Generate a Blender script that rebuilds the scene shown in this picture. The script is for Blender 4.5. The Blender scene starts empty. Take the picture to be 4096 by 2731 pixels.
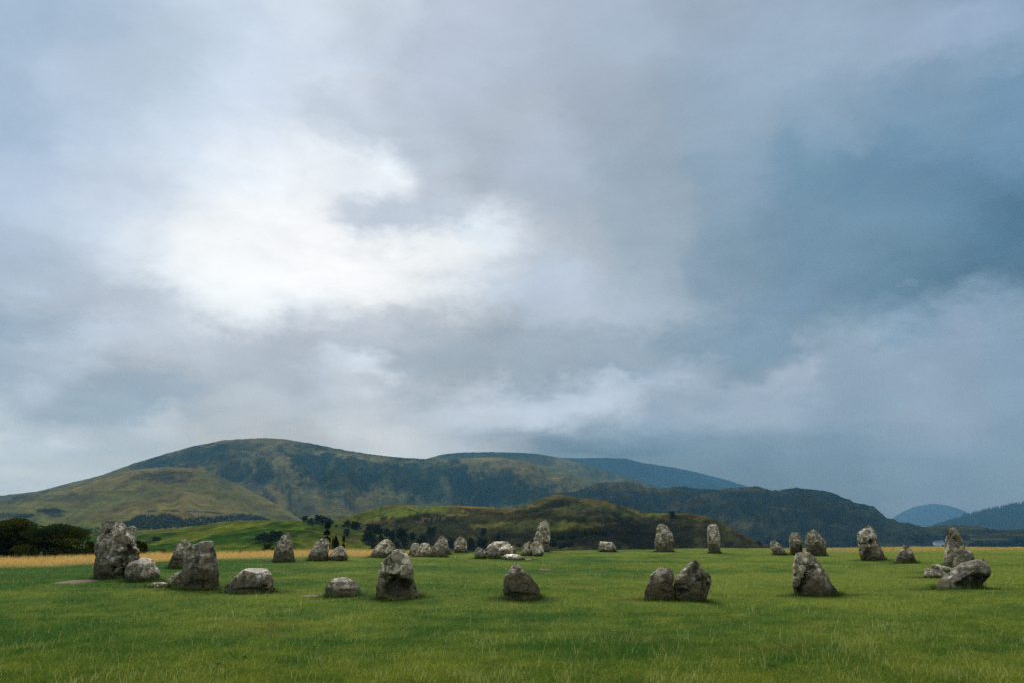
import bpy, math, random
import numpy as np
from mathutils import Vector

sc = bpy.context.scene
COL = sc.collection
rng = np.random.default_rng(7)

# ------------------------------------------------------------------ camera
PW, PH, F = 4096.0, 2731.0, 3072.0          # photograph's pixel frame and focal length in pixels
CAM_H = 1.9
HOR = 2085.0                                # pixel row of eye level
PITCH = math.atan((HOR - PH / 2) / F)
cp, sp = math.cos(PITCH), math.sin(PITCH)
cam = bpy.data.cameras.new('camera')
cam.sensor_width = 36.0
cam.lens = 36.0 * F / PW
cam.clip_start = 0.1
cam.clip_end = 120000.0
cam_o = bpy.data.objects.new('camera', cam)
cam_o.location = (0, 0, CAM_H)
cam_o.rotation_euler = (math.pi / 2 + PITCH, 0, 0)
COL.objects.link(cam_o)
sc.camera = cam_o

SUN_AZ, SUN_EL = math.radians(-15), math.radians(42)   # azimuth measured from +Y towards +X
SUN_STRENGTH = 1.5
SKY_STRENGTH = 0.1
SKY_GAIN = 0.93 / 1.516
EXPOSURE = 0.6
HAZE_DENSITY = 8.0e-5

sc.view_settings.view_transform = 'Standard'
sc.view_settings.look = 'None'
sc.view_settings.exposure = EXPOSURE
sc.view_settings.gamma = 1.0
sc.view_settings.use_curve_mapping = False
sc.render.engine = 'CYCLES'
try:
    sc.cycles.use_denoising = False          # fine sampling grain stands in for the photograph's own grain
    sc.cycles.max_bounces = 5
    sc.cycles.diffuse_bounces = 2
    sc.cycles.glossy_bounces = 2
    sc.cycles.transmission_bounces = 3
    sc.cycles.volume_bounces = 1
    sc.cycles.use_adaptive_sampling = False
    sc.cycles.sample_clamp_indirect = 3.0
except Exception:
    pass

def ray(px, py):
    """world direction through photograph pixels (arrays allowed)"""
    px = np.asarray(px, float); py = np.asarray(py, float)
    xc = (px - PW / 2) / F; yc = (PH / 2 - py) / F
    return np.stack([xc, cp - yc * sp, sp + yc * cp], -1)

def proj(P):
    P = np.asarray(P, float)
    x, y, z = P[..., 0], P[..., 1], P[..., 2] - CAM_H
    fw = y * cp + z * sp
    up = -y * sp + z * cp
    return PW / 2 + F * x / fw, PH / 2 - F * up / fw

# ------------------------------------------------------------------ node helpers
class NT:
    def __init__(self, tree):
        self.t = tree
        self.n = tree.nodes
        self.n.clear()
    def new(self, typ, **kw):
        nd = self.n.new(typ)
        for k, v in kw.items():
            setattr(nd, k, v)
        return nd
    def link(self, a, b):
        self.t.links.new(a, b)
    def put(self, sock, v):
        if isinstance(v, bpy.types.NodeSocket):
            self.link(v, sock)
        else:
            sock.default_value = v
    def math(self, op, a, b=0.0, c=None, clamp=False):
        nd = self.new('ShaderNodeMath', operation=op)
        nd.use_clamp = clamp
        self.put(nd.inputs[0], a); self.put(nd.inputs[1], b)
        if c is not None: self.put(nd.inputs[2], c)
        return nd.outputs[0]
    def vmath(self, op, a, b=(0, 0, 0), scale=None):
        nd = self.new('ShaderNodeVectorMath', operation=op)
        self.put(nd.inputs[0], a); self.put(nd.inputs[1], b)
        if scale is not None: self.put(nd.inputs['Scale'], scale)
        return nd.outputs['Value'] if op in ('DOT_PRODUCT', 'LENGTH') else nd.outputs[0]
    def noise(self, vec, scale, detail=4, rough=0.5, dist=0.0):
        nd = self.new('ShaderNodeTexNoise')
        if vec is not None: self.link(vec, nd.inputs['Vector'])
        self.put(nd.inputs['Scale'], scale); self.put(nd.inputs['Detail'], detail)
        self.put(nd.inputs['Roughness'], rough); self.put(nd.inputs['Distortion'], dist)
        return nd
    def ramp(self, fac, stops, interp='LINEAR'):
        nd = self.new('ShaderNodeValToRGB')
        r = nd.color_ramp; r.interpolation = interp
        while len(r.elements) > 1: r.elements.remove(r.elements[-1])
        for i, (p, c) in enumerate(stops):
            e = r.elements[0] if i == 0 else r.elements.new(p)
            e.position = p
            e.color = (c, c, c, 1) if not hasattr(c, '__len__') else (*c[:3], 1)
        self.put(nd.inputs[0], fac)
        return nd.outputs[0]
    def mix(self, fac, a, b, mode='MIX'):
        nd = self.new('ShaderNodeMix', data_type='RGBA', blend_type=mode)
        nd.clamp_factor = True
        self.put(nd.inputs[0], fac)
        for s, v in ((nd.inputs[6], a), (nd.inputs[7], b)):
            if isinstance(v, tuple): v = (*v[:3], 1)
            self.put(s, v)
        return nd.outputs[2]
    def smooth(self, v, lo, hi):
        nd = self.new('ShaderNodeMapRange', interpolation_type='SMOOTHSTEP')
        self.put(nd.inputs['Value'], v); nd.inputs['From Min'].default_value = lo; nd.inputs['From Max'].default_value = hi
        return nd.outputs[0]

def lin(c):
    c = np.asarray(c, float) / 255.0
    return np.where(c <= 0.04045, c / 12.92, ((c + 0.055) / 1.055) ** 2.4)

# ------------------------------------------------------------------ world: overcast sky
# colour samples of the cloud deck: x, y in a 2352-wide view of the photograph, sRGB
SKY = [(0,0,165,190,215),(150,0,172,196,220),(300,120,186,206,228),(480,20,196,214,234),(600,150,207,224,242),(760,60,207,222,238),(850,40,190,205,222),
(1050,60,172,187,206),(1250,100,165,180,198),(1450,60,166,183,203),(1650,100,160,178,198),(1850,60,160,180,202),(2050,100,154,175,197),(2300,50,140,166,191),
(0,230,172,196,220),(200,270,188,208,230),(420,280,205,223,243),(620,280,216,230,245),(800,250,196,208,224),(1000,240,174,186,202),(1200,260,170,182,197),
(1400,250,158,173,190),(1650,250,147,168,187),(1900,240,140,166,188),(2150,250,126,157,183),(2330,260,112,148,176),
(0,420,184,204,226),(160,420,196,212,232),(330,400,202,218,236),(500,420,220,232,245),(680,400,228,238,248),(820,370,226,236,246),(900,420,228,237,246),(980,380,180,191,206),
(1120,400,166,177,192),(1280,420,158,171,186),(1450,420,148,167,184),(1650,420,132,160,180),(1850,420,112,148,172),(2050,430,96,138,166),(2200,440,86,131,161),(2340,440,86,130,160),
(0,540,176,196,218),(160,560,190,207,226),(320,540,212,226,242),(480,540,238,245,250),(640,520,247,250,252),(780,520,240,246,250),(900,500,182,194,208),(1000,480,176,188,202),(1060,540,222,232,242),
(1150,560,180,192,206),(1300,540,166,179,193),(1500,540,150,169,185),(1700,540,134,160,178),(1900,540,104,142,167),(2100,540,86,128,156),(2330,560,80,122,150),
(0,660,160,181,203),(130,640,168,185,203),(300,640,190,207,224),(450,640,226,238,247),(600,650,246,250,252),(760,640,250,252,253),(900,640,250,252,253),(1000,640,222,233,243),(1120,640,198,209,221),
(1300,640,176,190,204),(1480,640,168,184,199),(1650,650,140,164,182),(1800,660,104,141,165),(2000,650,88,128,154),(2200,650,84,122,148),(2340,660,96,130,156),
(0,760,142,164,186),(120,750,150,169,188),(300,720,196,210,225),(450,740,216,228,239),(600,740,206,217,228),(760,740,184,195,208),(950,740,168,181,194),(1100,740,160,174,188),(1300,730,168,184,199),
(1450,740,156,175,192),(1650,740,124,151,172),(1800,760,104,138,161),(1950,760,120,150,173),(2100,750,142,167,190),(2300,740,140,166,190),
(0,860,158,178,199),(120,850,164,183,203),(260,860,156,172,188),(420,850,170,184,199),(560,820,158,170,183),(700,850,176,188,201),(840,850,196,207,219),(960,830,164,176,189),(1100,830,146,160,174),(1300,860,134,153,169),
(1450,850,128,150,168),(1600,820,112,142,163),(1750,840,128,154,176),(1900,840,146,170,192),(2100,860,140,166,189),(2300,860,136,163,188),
(0,950,166,187,208),(120,930,152,171,190),(280,920,140,155,169),(430,910,150,162,174),(600,930,182,193,205),(760,920,176,188,202),(900,920,170,183,198),(1050,910,172,187,202),(1200,900,170,186,204),(1400,900,164,182,201),
(1600,900,160,179,198),(1800,890,154,175,196),(2000,930,138,164,188),(2200,950,132,160,186),(2340,950,132,160,186),
(0,1010,214,226,236),(60,1030,186,203,219),(180,1010,170,190,209),(300,1000,182,197,211),(450,980,186,195,205),(620,980,178,188,199),(800,980,186,198,210),(1000,1000,192,204,218),(1200,980,180,195,212),(1350,980,160,180,200),
(1500,990,132,162,187),(1650,970,144,169,191),(1850,990,132,161,187),(2100,1010,128,158,185),(2340,1010,132,161,187),
(0,1100,184,202,217),(150,1080,186,202,217),(300,1040,184,200,213),(450,1000,178,190,202),(900,1030,200,211,222),(1100,1030,172,188,206),(1300,1030,122,152,177),(1500,1040,108,141,167),(1700,1040,108,142,170),(1900,1060,114,147,175),(2150,1080,122,154,182),(2340,1100,124,156,183),
(0,1250,186,203,218),(600,1250,186,200,214),(1300,1250,130,158,183),(1800,1250,112,146,173),(2340,1250,112,146,174)]
# individual cloud forms: half of the frame (0 left, 1 right), x, y, radii, tilt, sRGB, strength; seen in a 1784-wide view of that half
FORMS = [(0,60,300,120,300,0,168,190,215,.5),(0,520,240,200,150,0,190,209,226,.5),(0,860,350,150,200,0,207,224,244,.6),
(0,1130,250,90,60,0,214,229,245,.8),(0,1080,80,60,60,0,212,227,244,.6),(0,1150,170,100,40,0,205,221,240,.6),(0,1180,430,160,70,10,188,203,222,.8),(0,1450,480,200,70,0,184,198,214,.7),(0,1480,320,90,60,0,192,207,225,.6),(0,1650,150,200,150,0,184,200,219,.6),
(0,950,760,250,170,0,243,248,251,.9),(0,1150,900,420,130,0,249,251,252,.95),(0,1300,560,60,60,0,228,240,250,.7),(0,1330,640,95,90,0,240,247,252,.9),(0,1450,740,230,70,-5,185,198,215,.9),(0,1230,750,60,25,0,188,203,222,.8),(0,1420,810,120,40,20,180,195,212,.8),
(0,1650,830,90,60,0,228,240,250,.8),(0,1500,900,120,70,0,246,250,252,.8),(0,800,1040,140,40,0,240,246,250,.7),(0,600,1130,200,60,0,215,228,240,.6),(0,1000,1090,180,50,0,235,243,249,.7),
(0,330,1060,260,90,8,184,196,212,.8),(0,60,1140,140,60,0,158,180,202,.8),(0,80,980,120,40,0,192,210,228,.6),(0,300,1200,140,60,0,198,214,232,.8),(0,180,1340,60,30,0,200,216,232,.7),(0,60,1290,90,60,0,165,186,208,.7),
(0,900,1200,500,70,-5,190,200,214,.8),(0,1250,1240,350,45,4,176,188,203,.8),(0,1600,1280,250,50,4,158,176,192,.8),(0,750,1320,300,50,-3,176,188,202,.8),(0,540,1390,260,60,3,150,174,196,.9),(0,420,1420,200,40,0,158,180,200,.7),
(0,1270,1310,70,40,-20,222,234,246,.9),(0,1150,1280,60,25,0,208,222,238,.8),(0,1180,1350,150,35,0,200,212,226,.7),(0,1000,1380,150,40,0,190,202,216,.6),(0,1000,1450,300,40,0,184,196,210,.7),(0,1450,1430,250,30,0,184,196,210,.7),(0,560,1470,80,18,0,206,218,230,.8),
(0,350,1500,250,30,0,186,200,216,.6),(0,1650,1440,150,40,0,198,212,230,.7),(0,1250,1470,180,25,0,200,210,222,.6),(0,10,1510,22,20,0,225,236,246,.9),(0,220,1530,70,25,0,205,218,232,.8),(0,90,1540,70,25,0,176,196,215,.7),(0,1250,1530,160,16,-3,205,216,226,.7),
(1,130,600,170,130,0,182,198,217,.6),(1,100,990,170,60,0,196,212,232,.9),(1,250,1070,300,50,5,186,200,216,.7),(1,560,1060,120,50,0,172,190,206,.6),(1,250,1220,350,60,3,160,177,194,.8),(1,200,1330,250,25,3,150,168,184,.9),(1,450,1300,150,25,0,140,166,188,.8),
(1,420,1340,90,25,-8,182,200,222,.8),(1,200,1400,180,50,0,196,212,232,.9),(1,600,1310,120,25,-5,176,194,216,.8),(1,120,1440,120,40,0,200,214,232,.8),(1,1010,1300,60,40,-30,172,190,210,.8),(1,850,1380,150,30,-8,170,188,210,.7),(1,750,1450,300,40,0,166,186,208,.6),
(1,1720,770,120,120,0,72,112,140,.9),(1,1500,830,350,120,5,84,128,155,.8),(1,1500,960,300,70,0,84,122,150,.8),(1,1250,850,260,160,0,104,143,168,.6),(1,1000,880,420,150,-10,122,152,175,.5),(1,900,1100,220,60,-25,124,154,182,.7),(1,800,1190,250,40,0,134,164,188,.6),
(1,1300,1200,130,60,-15,160,182,202,.8),(1,1400,1110,160,30,0,132,164,190,.7),(1,1650,1080,100,40,0,134,166,192,.7),(1,1550,1200,150,80,0,155,176,202,.6),(1,1400,1350,200,120,0,150,174,196,.7),(1,1500,1450,150,100,0,158,176,202,.5),(1,1720,1250,60,150,0,140,170,196,.6),
(1,300,1555,250,20,0,90,130,160,.9),(1,650,1530,150,30,0,120,152,180,.7),(1,0,1540,100,20,0,128,154,178,.6),(1,900,220,300,150,-20,158,182,204,.5),(1,1500,80,250,80,0,168,190,218,.6),(1,1750,400,100,150,0,120,158,188,.6),(1,1300,640,480,220,-12,116,151,178,.5),
(1,760,650,120,120,0,150,172,196,.4),(1,420,560,160,180,0,160,178,192,.4),(1,480,850,120,60,0,158,178,194,.6)]
HAZE_GLOW = (0.13, 0.37, 0.62)      # light the haze adds in front of the clouds, display units

def build_world():
    w = bpy.data.worlds.new('World'); sc.world = w
    w.use_nodes = True
    N = NT(w.node_tree)
    out = N.new('ShaderNodeOutputWorld')
    bg = N.new('ShaderNodeBackground'); bg.inputs['Strength'].default_value = SKY_STRENGTH
    N.link(bg.outputs[0], out.inputs['Surface'])
    sky = N.new('ShaderNodeTexSky', sky_type='NISHITA')
    sky.sun_disc = False; sky.sun_elevation = SUN_EL; sky.sun_rotation = SUN_AZ
    tc = N.new('ShaderNodeTexCoord')
    D = N.vmath('NORMALIZE', tc.outputs['Generated'])
    sep = N.new('ShaderNodeSeparateXYZ'); N.link(D, sep.inputs[0])
    X, Y, Z = sep.outputs
    # cloud-plane coordinates: clouds crowd together towards the horizon
    zz = N.math('ADD', N.math('MAXIMUM', Z, 0.0), 0.22)
    comb = N.new('ShaderNodeCombineXYZ')
    N.link(N.math('DIVIDE', X, zz), comb.inputs[0]); N.link(N.math('DIVIDE', Y, zz), comb.inputs[1])
    comb.inputs[2].default_value = 0.4
    plane = comb.outputs[0]
    n1 = N.noise(plane, 1.5, 7, 0.55, 0.35)
    n2 = N.noise(N.vmath('ADD', plane, (7.3, 2.1, 5.5)), 4.2, 8, 0.6, 0.3)
    n3 = N.noise(N.vmath('MULTIPLY', D, (1, 1, 1.6)), 9.0, 10, 0.62, 0.2)
    def ctr(n): return N.vmath('SUBTRACT', n.outputs['Color'], (0.5, 0.5, 0.5))
    warp = N.vmath('ADD', N.vmath('SCALE', ctr(n1), scale=0.03), N.vmath('SCALE', ctr(n2), scale=0.06))
    warp = N.vmath('ADD', warp, N.vmath('SCALE', ctr(n3), scale=0.125))
    ws = N.new('ShaderNodeSeparateXYZ'); N.link(warp, ws.inputs[0])
    az = N.math('ADD', N.math('ARCTAN2', X, Y), ws.outputs[0])
    el = N.math('ADD', N.math('ARCSINE', Z), N.math('MULTIPLY', ws.outputs[1], N.smooth(Z, 0.02, 0.2)))
    # azimuth / elevation grid of deck brightness from the samples and forms
    HALF = 39.0
    k = PW / 2352.0
    sm = np.array(SKY, float)
    d = ray(sm[:, 0] * k, sm[:, 1] * k); d /= np.linalg.norm(d, axis=1)[:, None]
    saz, sel = np.degrees(np.arctan2(d[:, 0], d[:, 1])), np.degrees(np.arcsin(d[:, 2]))
    scol = lin(sm[:, 2:])
    rows = np.concatenate([np.arange(-3.0, 20, 1.0), np.arange(20.0, 41, 1.4)])
    azs = np.linspace(-HALF, HALF, 63)
    AZ, EL = np.meshgrid(azs, rows)
    G = np.zeros(AZ.shape + (3,)); Wt = np.zeros(AZ.shape)
    for a_, e_, c_ in zip(saz, sel, scol):
        q = (AZ - a_) ** 2 + ((EL - e_) * 1.25) ** 2
        w_ = np.exp(-q / (2 * 1.7 ** 2)) + 1e-4 / (1 + q) ** 2
        G += w_[..., None] * c_; Wt += w_
    G /= Wt[..., None]
    ra, re_ = np.radians(AZ), np.radians(EL)
    PX, PY = proj(np.stack([np.sin(ra) * np.cos(re_), np.cos(ra) * np.cos(re_), np.sin(re_)], -1) * 1e5)
    for (hf, x_, y_, rx, ry, an, r_, g_, b_, al) in FORMS:
        f_ = 2048 / 1784.0
        dx, dy = PX - (hf * 2048 + x_ * f_), PY - y_ * f_
        ca, sa = math.cos(math.radians(an)), math.sin(math.radians(an))
        q = np.sqrt(((dx * ca + dy * sa) / (rx * f_ * 1.15)) ** 2 + ((-dx * sa + dy * ca) / (ry * f_ * 1.15 + 14)) ** 2)
        w_ = (al * np.exp(-0.9 * q ** (1.7 if rx >= 240 and r_ > 225 else 3.2)))[..., None]
        G = G * (1 - w_) + lin((r_, g_, b_)) * (1.07 if r_ > 225 else 1.0) * w_
    # the haze between here and the clouds dims and tints them: start from what must arrive behind it
    path = np.minimum(940 / np.maximum(np.sin(re_), 1e-3), 10900 / np.cos(ra))
    T = np.exp(-HAZE_DENSITY * path)[..., None]
    G = np.clip((G - (1 - T) * np.array(HAZE_GLOW)) / T, 0.02, 2.0)
    fa0 = N.math('MULTIPLY_ADD', N.math('MULTIPLY', az, 180 / math.pi), 1 / HALF, 1.0, clamp=False)
    fl = N.math('MULTIPLY', fa0, 1.0, clamp=True); fr = N.math('SUBTRACT', fa0, 1.0, clamp=True)
    side = N.math('GREATER_THAN', fa0, 1.0)
    eld = N.math('MULTIPLY', el, 180 / math.pi)
    prev = None
    for i, e in enumerate(rows):
        hl = [(j / 31.0, G[i, j]) for j in range(32)]; hr = [(j / 31.0, G[i, 31 + j]) for j in range(32)]
        gt = bpy.data.node_groups.new('cloud_row', 'ShaderNodeTree')      # a small tree of its own builds fast
        for nm in ('left', 'right', 'side'): gt.interface.new_socket(nm, in_out='INPUT', socket_type='NodeSocketFloat')
        gt.interface.new_socket('colour', in_out='OUTPUT', socket_type='NodeSocketColor')
        g = NT(gt); gi, go = g.new('NodeGroupInput'), g.new('NodeGroupOutput')
        g.link(g.mix(gi.outputs[2], g.ramp(gi.outputs[0], hl), g.ramp(gi.outputs[1], hr)), go.inputs[0])
        gn = N.new('ShaderNodeGroup'); gn.node_tree = gt
        N.link(fl, gn.inputs[0]); N.link(fr, gn.inputs[1]); N.link(side, gn.inputs[2])
        r = gn.outputs[0]
        if prev is None:
            prev = r
        else:
            prev = N.mix(N.math('MULTIPLY_ADD', eld, 1 / (e - rows[i - 1]), -rows[i - 1] / (e - rows[i - 1]), clamp=True), prev, r)
    # behind the viewer and below the horizon the deck goes on as an even grey
    mean = tuple(lin((176, 192, 208)))
    back = N.smooth(Y, 0.45, -0.25)
    prev = N.mix(back, prev, mean)
    zen = N.smooth(Z, 0.55, 1.0)
    prev = N.mix(zen, prev, tuple(lin((238, 244, 250))))
    # soft billows
    b1 = N.noise(plane, 3.1, 8, 0.56, 0.6)
    b2 = N.noise(N.vmath('MULTIPLY', D, (1, 1, 2.2)), 9.0, 7, 0.55, 0.4)
    bb = N.math('ADD', N.math('MULTIPLY', b1.outputs[0], 0.6), N.math('MULTIPLY', b2.outputs[0], 0.4))
    gain = N.math('MULTIPLY_ADD', N.smooth(bb, 0.3, 0.7), 0.20, 0.90)
    prev = N.vmath('SCALE', prev, scale=N.math('MULTIPLY', gain, 10 * SKY_GAIN))
    col = N.mix(0.95, sky.outputs[0], prev)
    N.link(col, bg.inputs['Color'])

build_world()

sun = bpy.data.lights.new('sun', 'SUN')
sun.energy = SUN_STRENGTH; sun.angle = math.radians(24); sun.color = (1.0, 0.96, 0.9)
sun_o = bpy.data.objects.new('sun', sun)
sd = Vector((math.sin(SUN_AZ) * math.cos(SUN_EL), math.cos(SUN_AZ) * math.cos(SUN_EL), math.sin(SUN_EL)))
sun_o.rotation_euler = sd.to_track_quat('Z', 'Y').to_euler()
sun_o.location = (0, 0, 40)
COL.objects.link(sun_o)

# ------------------------------------------------------------------ numpy noise
_perm = np.random.default_rng(3).permutation(1024).astype(np.int64)
_perm = np.concatenate([_perm, _perm, _perm])
_g2 = np.stack([np.cos(np.arange(64) / 64 * 2 * np.pi), np.sin(np.arange(64) / 64 * 2 * np.pi)], -1)
_g3 = np.random.default_rng(5).normal(size=(256, 3)); _g3 /= np.linalg.norm(_g3, axis=1)[:, None]

def per2(x, y):
    xi = np.floor(x).astype(np.int64); yi = np.floor(y).astype(np.int64)
    xf = x - xi; yf = y - yi
    u = xf * xf * xf * (xf * (xf * 6 - 15) + 10); v = yf * yf * yf * (yf * (yf * 6 - 15) + 10)
    xi &= 1023; yi &= 1023
    def g(i, j, dx, dy):
        h = _perm[_perm[(xi + i) & 1023] + ((yi + j) & 1023)] & 63
        return _g2[h, 0] * dx + _g2[h, 1] * dy
    a = g(0, 0, xf, yf); b = g(1, 0, xf - 1, yf); c = g(0, 1, xf, yf - 1); d = g(1, 1, xf - 1, yf - 1)
    return ((a + (b - a) * u) + ((c + (d - c) * u) - (a + (b - a) * u)) * v) * 1.4

def per3(P):
    i = np.floor(P).astype(np.int64); f = P - i
    w = f * f * f * (f * (f * 6 - 15) + 10)
    i &= 1023
    r = np.zeros(len(P))
    for a in (0, 1):
        for b in (0, 1):
            for c in (0, 1):
                h = _perm[_perm[_perm[(i[:, 0] + a) & 1023] + ((i[:, 1] + b) & 1023)] + ((i[:, 2] + c) & 1023)] & 255
                dot = (_g3[h] * (f - np.array([a, b, c]))).sum(1)
                wt = (w[:, 0] if a else 1 - w[:, 0]) * (w[:, 1] if b else 1 - w[:, 1]) * (w[:, 2] if c else 1 - w[:, 2])
                r += dot * wt
    return r * 1.5

def fbm2(x, y, o=5, g=0.5, ridged=False):
    s = np.zeros_like(x); a = 1.0; t = 0
    for k in range(o):
        n = per2(x + 13.7 * k, y - 7.9 * k)
        if ridged: n = 1 - 2 * np.abs(n)
        s += a * n; t += a; a *= g; x = x * 2.03; y = y * 2.03
    return s / t

def fbm3(P, o=4, g=0.5, ridged=False):
    s = np.zeros(len(P)); a = 1.0; t = 0
    for k in range(o):
        n = per3(P + 11.3 * k)
        if ridged: n = 1 - 2 * np.abs(n)
        s += a * n; t += a; a *= g; P = P * 2.03
    return s / t

def sstep(x, a, b):
    t = np.clip((x - a) / (b - a), 0, 1)
    return t * t * (3 - 2 * t)

# ------------------------------------------------------------------ mesh / object helpers
def mesh_np(name, V, faces_flat, n, mat=None, smooth=False, attrs=None):
    """V (k,3); faces_flat: (m,n) index array"""
    me = bpy.data.meshes.new(name)
    V = np.ascontiguousarray(V, np.float32); Fc = np.ascontiguousarray(faces_flat, np.int32)
    me.vertices.add(len(V)); me.vertices.foreach_set('co', V.ravel())
    m = len(Fc)
    me.loops.add(m * n); me.loops.foreach_set('vertex_index', Fc.ravel())
    me.polygons.add(m)
    me.polygons.foreach_set('loop_start', np.arange(0, m * n, n, dtype=np.int32))
    try: me.polygons.foreach_set('loop_total', np.full(m, n, np.int32))
    except Exception: pass
    if smooth: me.polygons.foreach_set('use_smooth', np.ones(m, bool))
    if attrs:
        for k, a in attrs.items():
            a = np.asarray(a, np.float32)
            if a.ndim == 1:
                at = me.attributes.new(k, 'FLOAT', 'POINT'); at.data.foreach_set('value', a)
            else:
                at = me.attributes.new(k, 'FLOAT_COLOR', 'POINT')
                c = np.ones((len(a), 4), np.float32); c[:, :3] = a
                at.data.foreach_set('color', c.ravel())
    me.update(calc_edges=True)
    if mat: me.materials.append(mat)
    return me

def obj(name, data, parent=None, loc=None):
    o = bpy.data.objects.new(name, data); COL.objects.link(o)
    if parent: o.parent = parent
    if loc is not None: o.location = loc
    return o

def tag(o, label=None, cat=None, group=None, kind=None):
    if label: o['label'] = label
    if cat: o['category'] = cat
    if group: o['group'] = group
    if kind: o['kind'] = kind
    return o

def grid_faces(r, c, wrap=False):
    cc = c if wrap else c - 1
    i, j = np.meshgrid(np.arange(r - 1), np.arange(cc), indexing='ij')
    j2 = (j + 1) % c
    return np.stack([i * c + j, i * c + j2, (i + 1) * c + j2, (i + 1) * c + j], -1).reshape(-1, 4)

ORD = ['leftmost', 'second', 'third', 'fourth', 'fifth', 'sixth', 'seventh', 'eighth', 'ninth', 'tenth', 'eleventh', 'twelfth', 'thirteenth', 'fourteenth', 'fifteenth', 'sixteenth', 'seventeenth', 'eighteenth']
def nth(i, rest): return ORD[i] + ' ' + rest if i == 0 else ORD[i] + ' from the left ' + rest

def new_mat(name):
    m = bpy.data.materials.new(name); m.use_nodes = True
    N = NT(m.node_tree)
    out = N.new('ShaderNodeOutputMaterial')
    b = N.new('ShaderNodeBsdfPrincipled')
    N.link(b.outputs[0], out.inputs['Surface'])
    return m, N, b, out

def set_spec(b, v):
    for k in ('Specular IOR Level', 'Specular'):
        if k in b.inputs:
            b.inputs[k].default_value = v; return

# ------------------------------------------------------------------ materials
def mat_flat(name, col, rough=0.9, var=0.25, scale=3.0):
    m, N, b, o = new_mat(name)
    tc = N.new('ShaderNodeTexCoord')
    n = N.noise(tc.outputs['Object'], scale, 5, 0.6)
    c = N.mix(n.outputs[0], tuple(np.array(col) * (1 - var)), tuple(np.array(col) * (1 + var)))
    N.link(c, b.inputs['Base Color']); b.inputs['Roughness'].default_value = rough; set_spec(b, 0.2)
    return m

def mat_hill(name, bump_scale, bump_dist, fine=1.0):
    """ground cover colours come from the 'cover' attribute (grass, bracken, heather, rock); fine grain added here"""
    m, N, b, o = new_mat(name)
    at = N.new('ShaderNodeAttribute', attribute_name='cover')
    geo = N.new('ShaderNodeNewGeometry')
    pos = geo.outputs['Position']
    n1 = N.noise(pos, bump_scale, 8, 0.62)
    n2 = N.noise(N.vmath('MULTIPLY', pos, (1, 1, 3)), bump_scale * 6, 6, 0.65)
    f = N.math('ADD', N.math('MULTIPLY', n1.outputs[0], 0.5), N.math('MULTIPLY', n2.outputs[0], 0.5))
    g = N.math('MULTIPLY_ADD', N.smooth(f, 0.32, 0.68), 0.85 * fine, 1 - 0.42 * fine)
    c = N.vmath('SCALE', at.outputs['Color'], scale=g)
    N.link(c, b.inputs['Base Color'])
    b.inputs['Roughness'].default_value = 1.0; set_spec(b, 0.0)
    bp = N.new('ShaderNodeBump'); bp.inputs['Strength'].default_value = 0.6; bp.inputs['Distance'].default_value = bump_dist
    N.link(f, bp.inputs['Height']); N.link(bp.outputs[0], b.inputs['Normal'])
    return m

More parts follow.
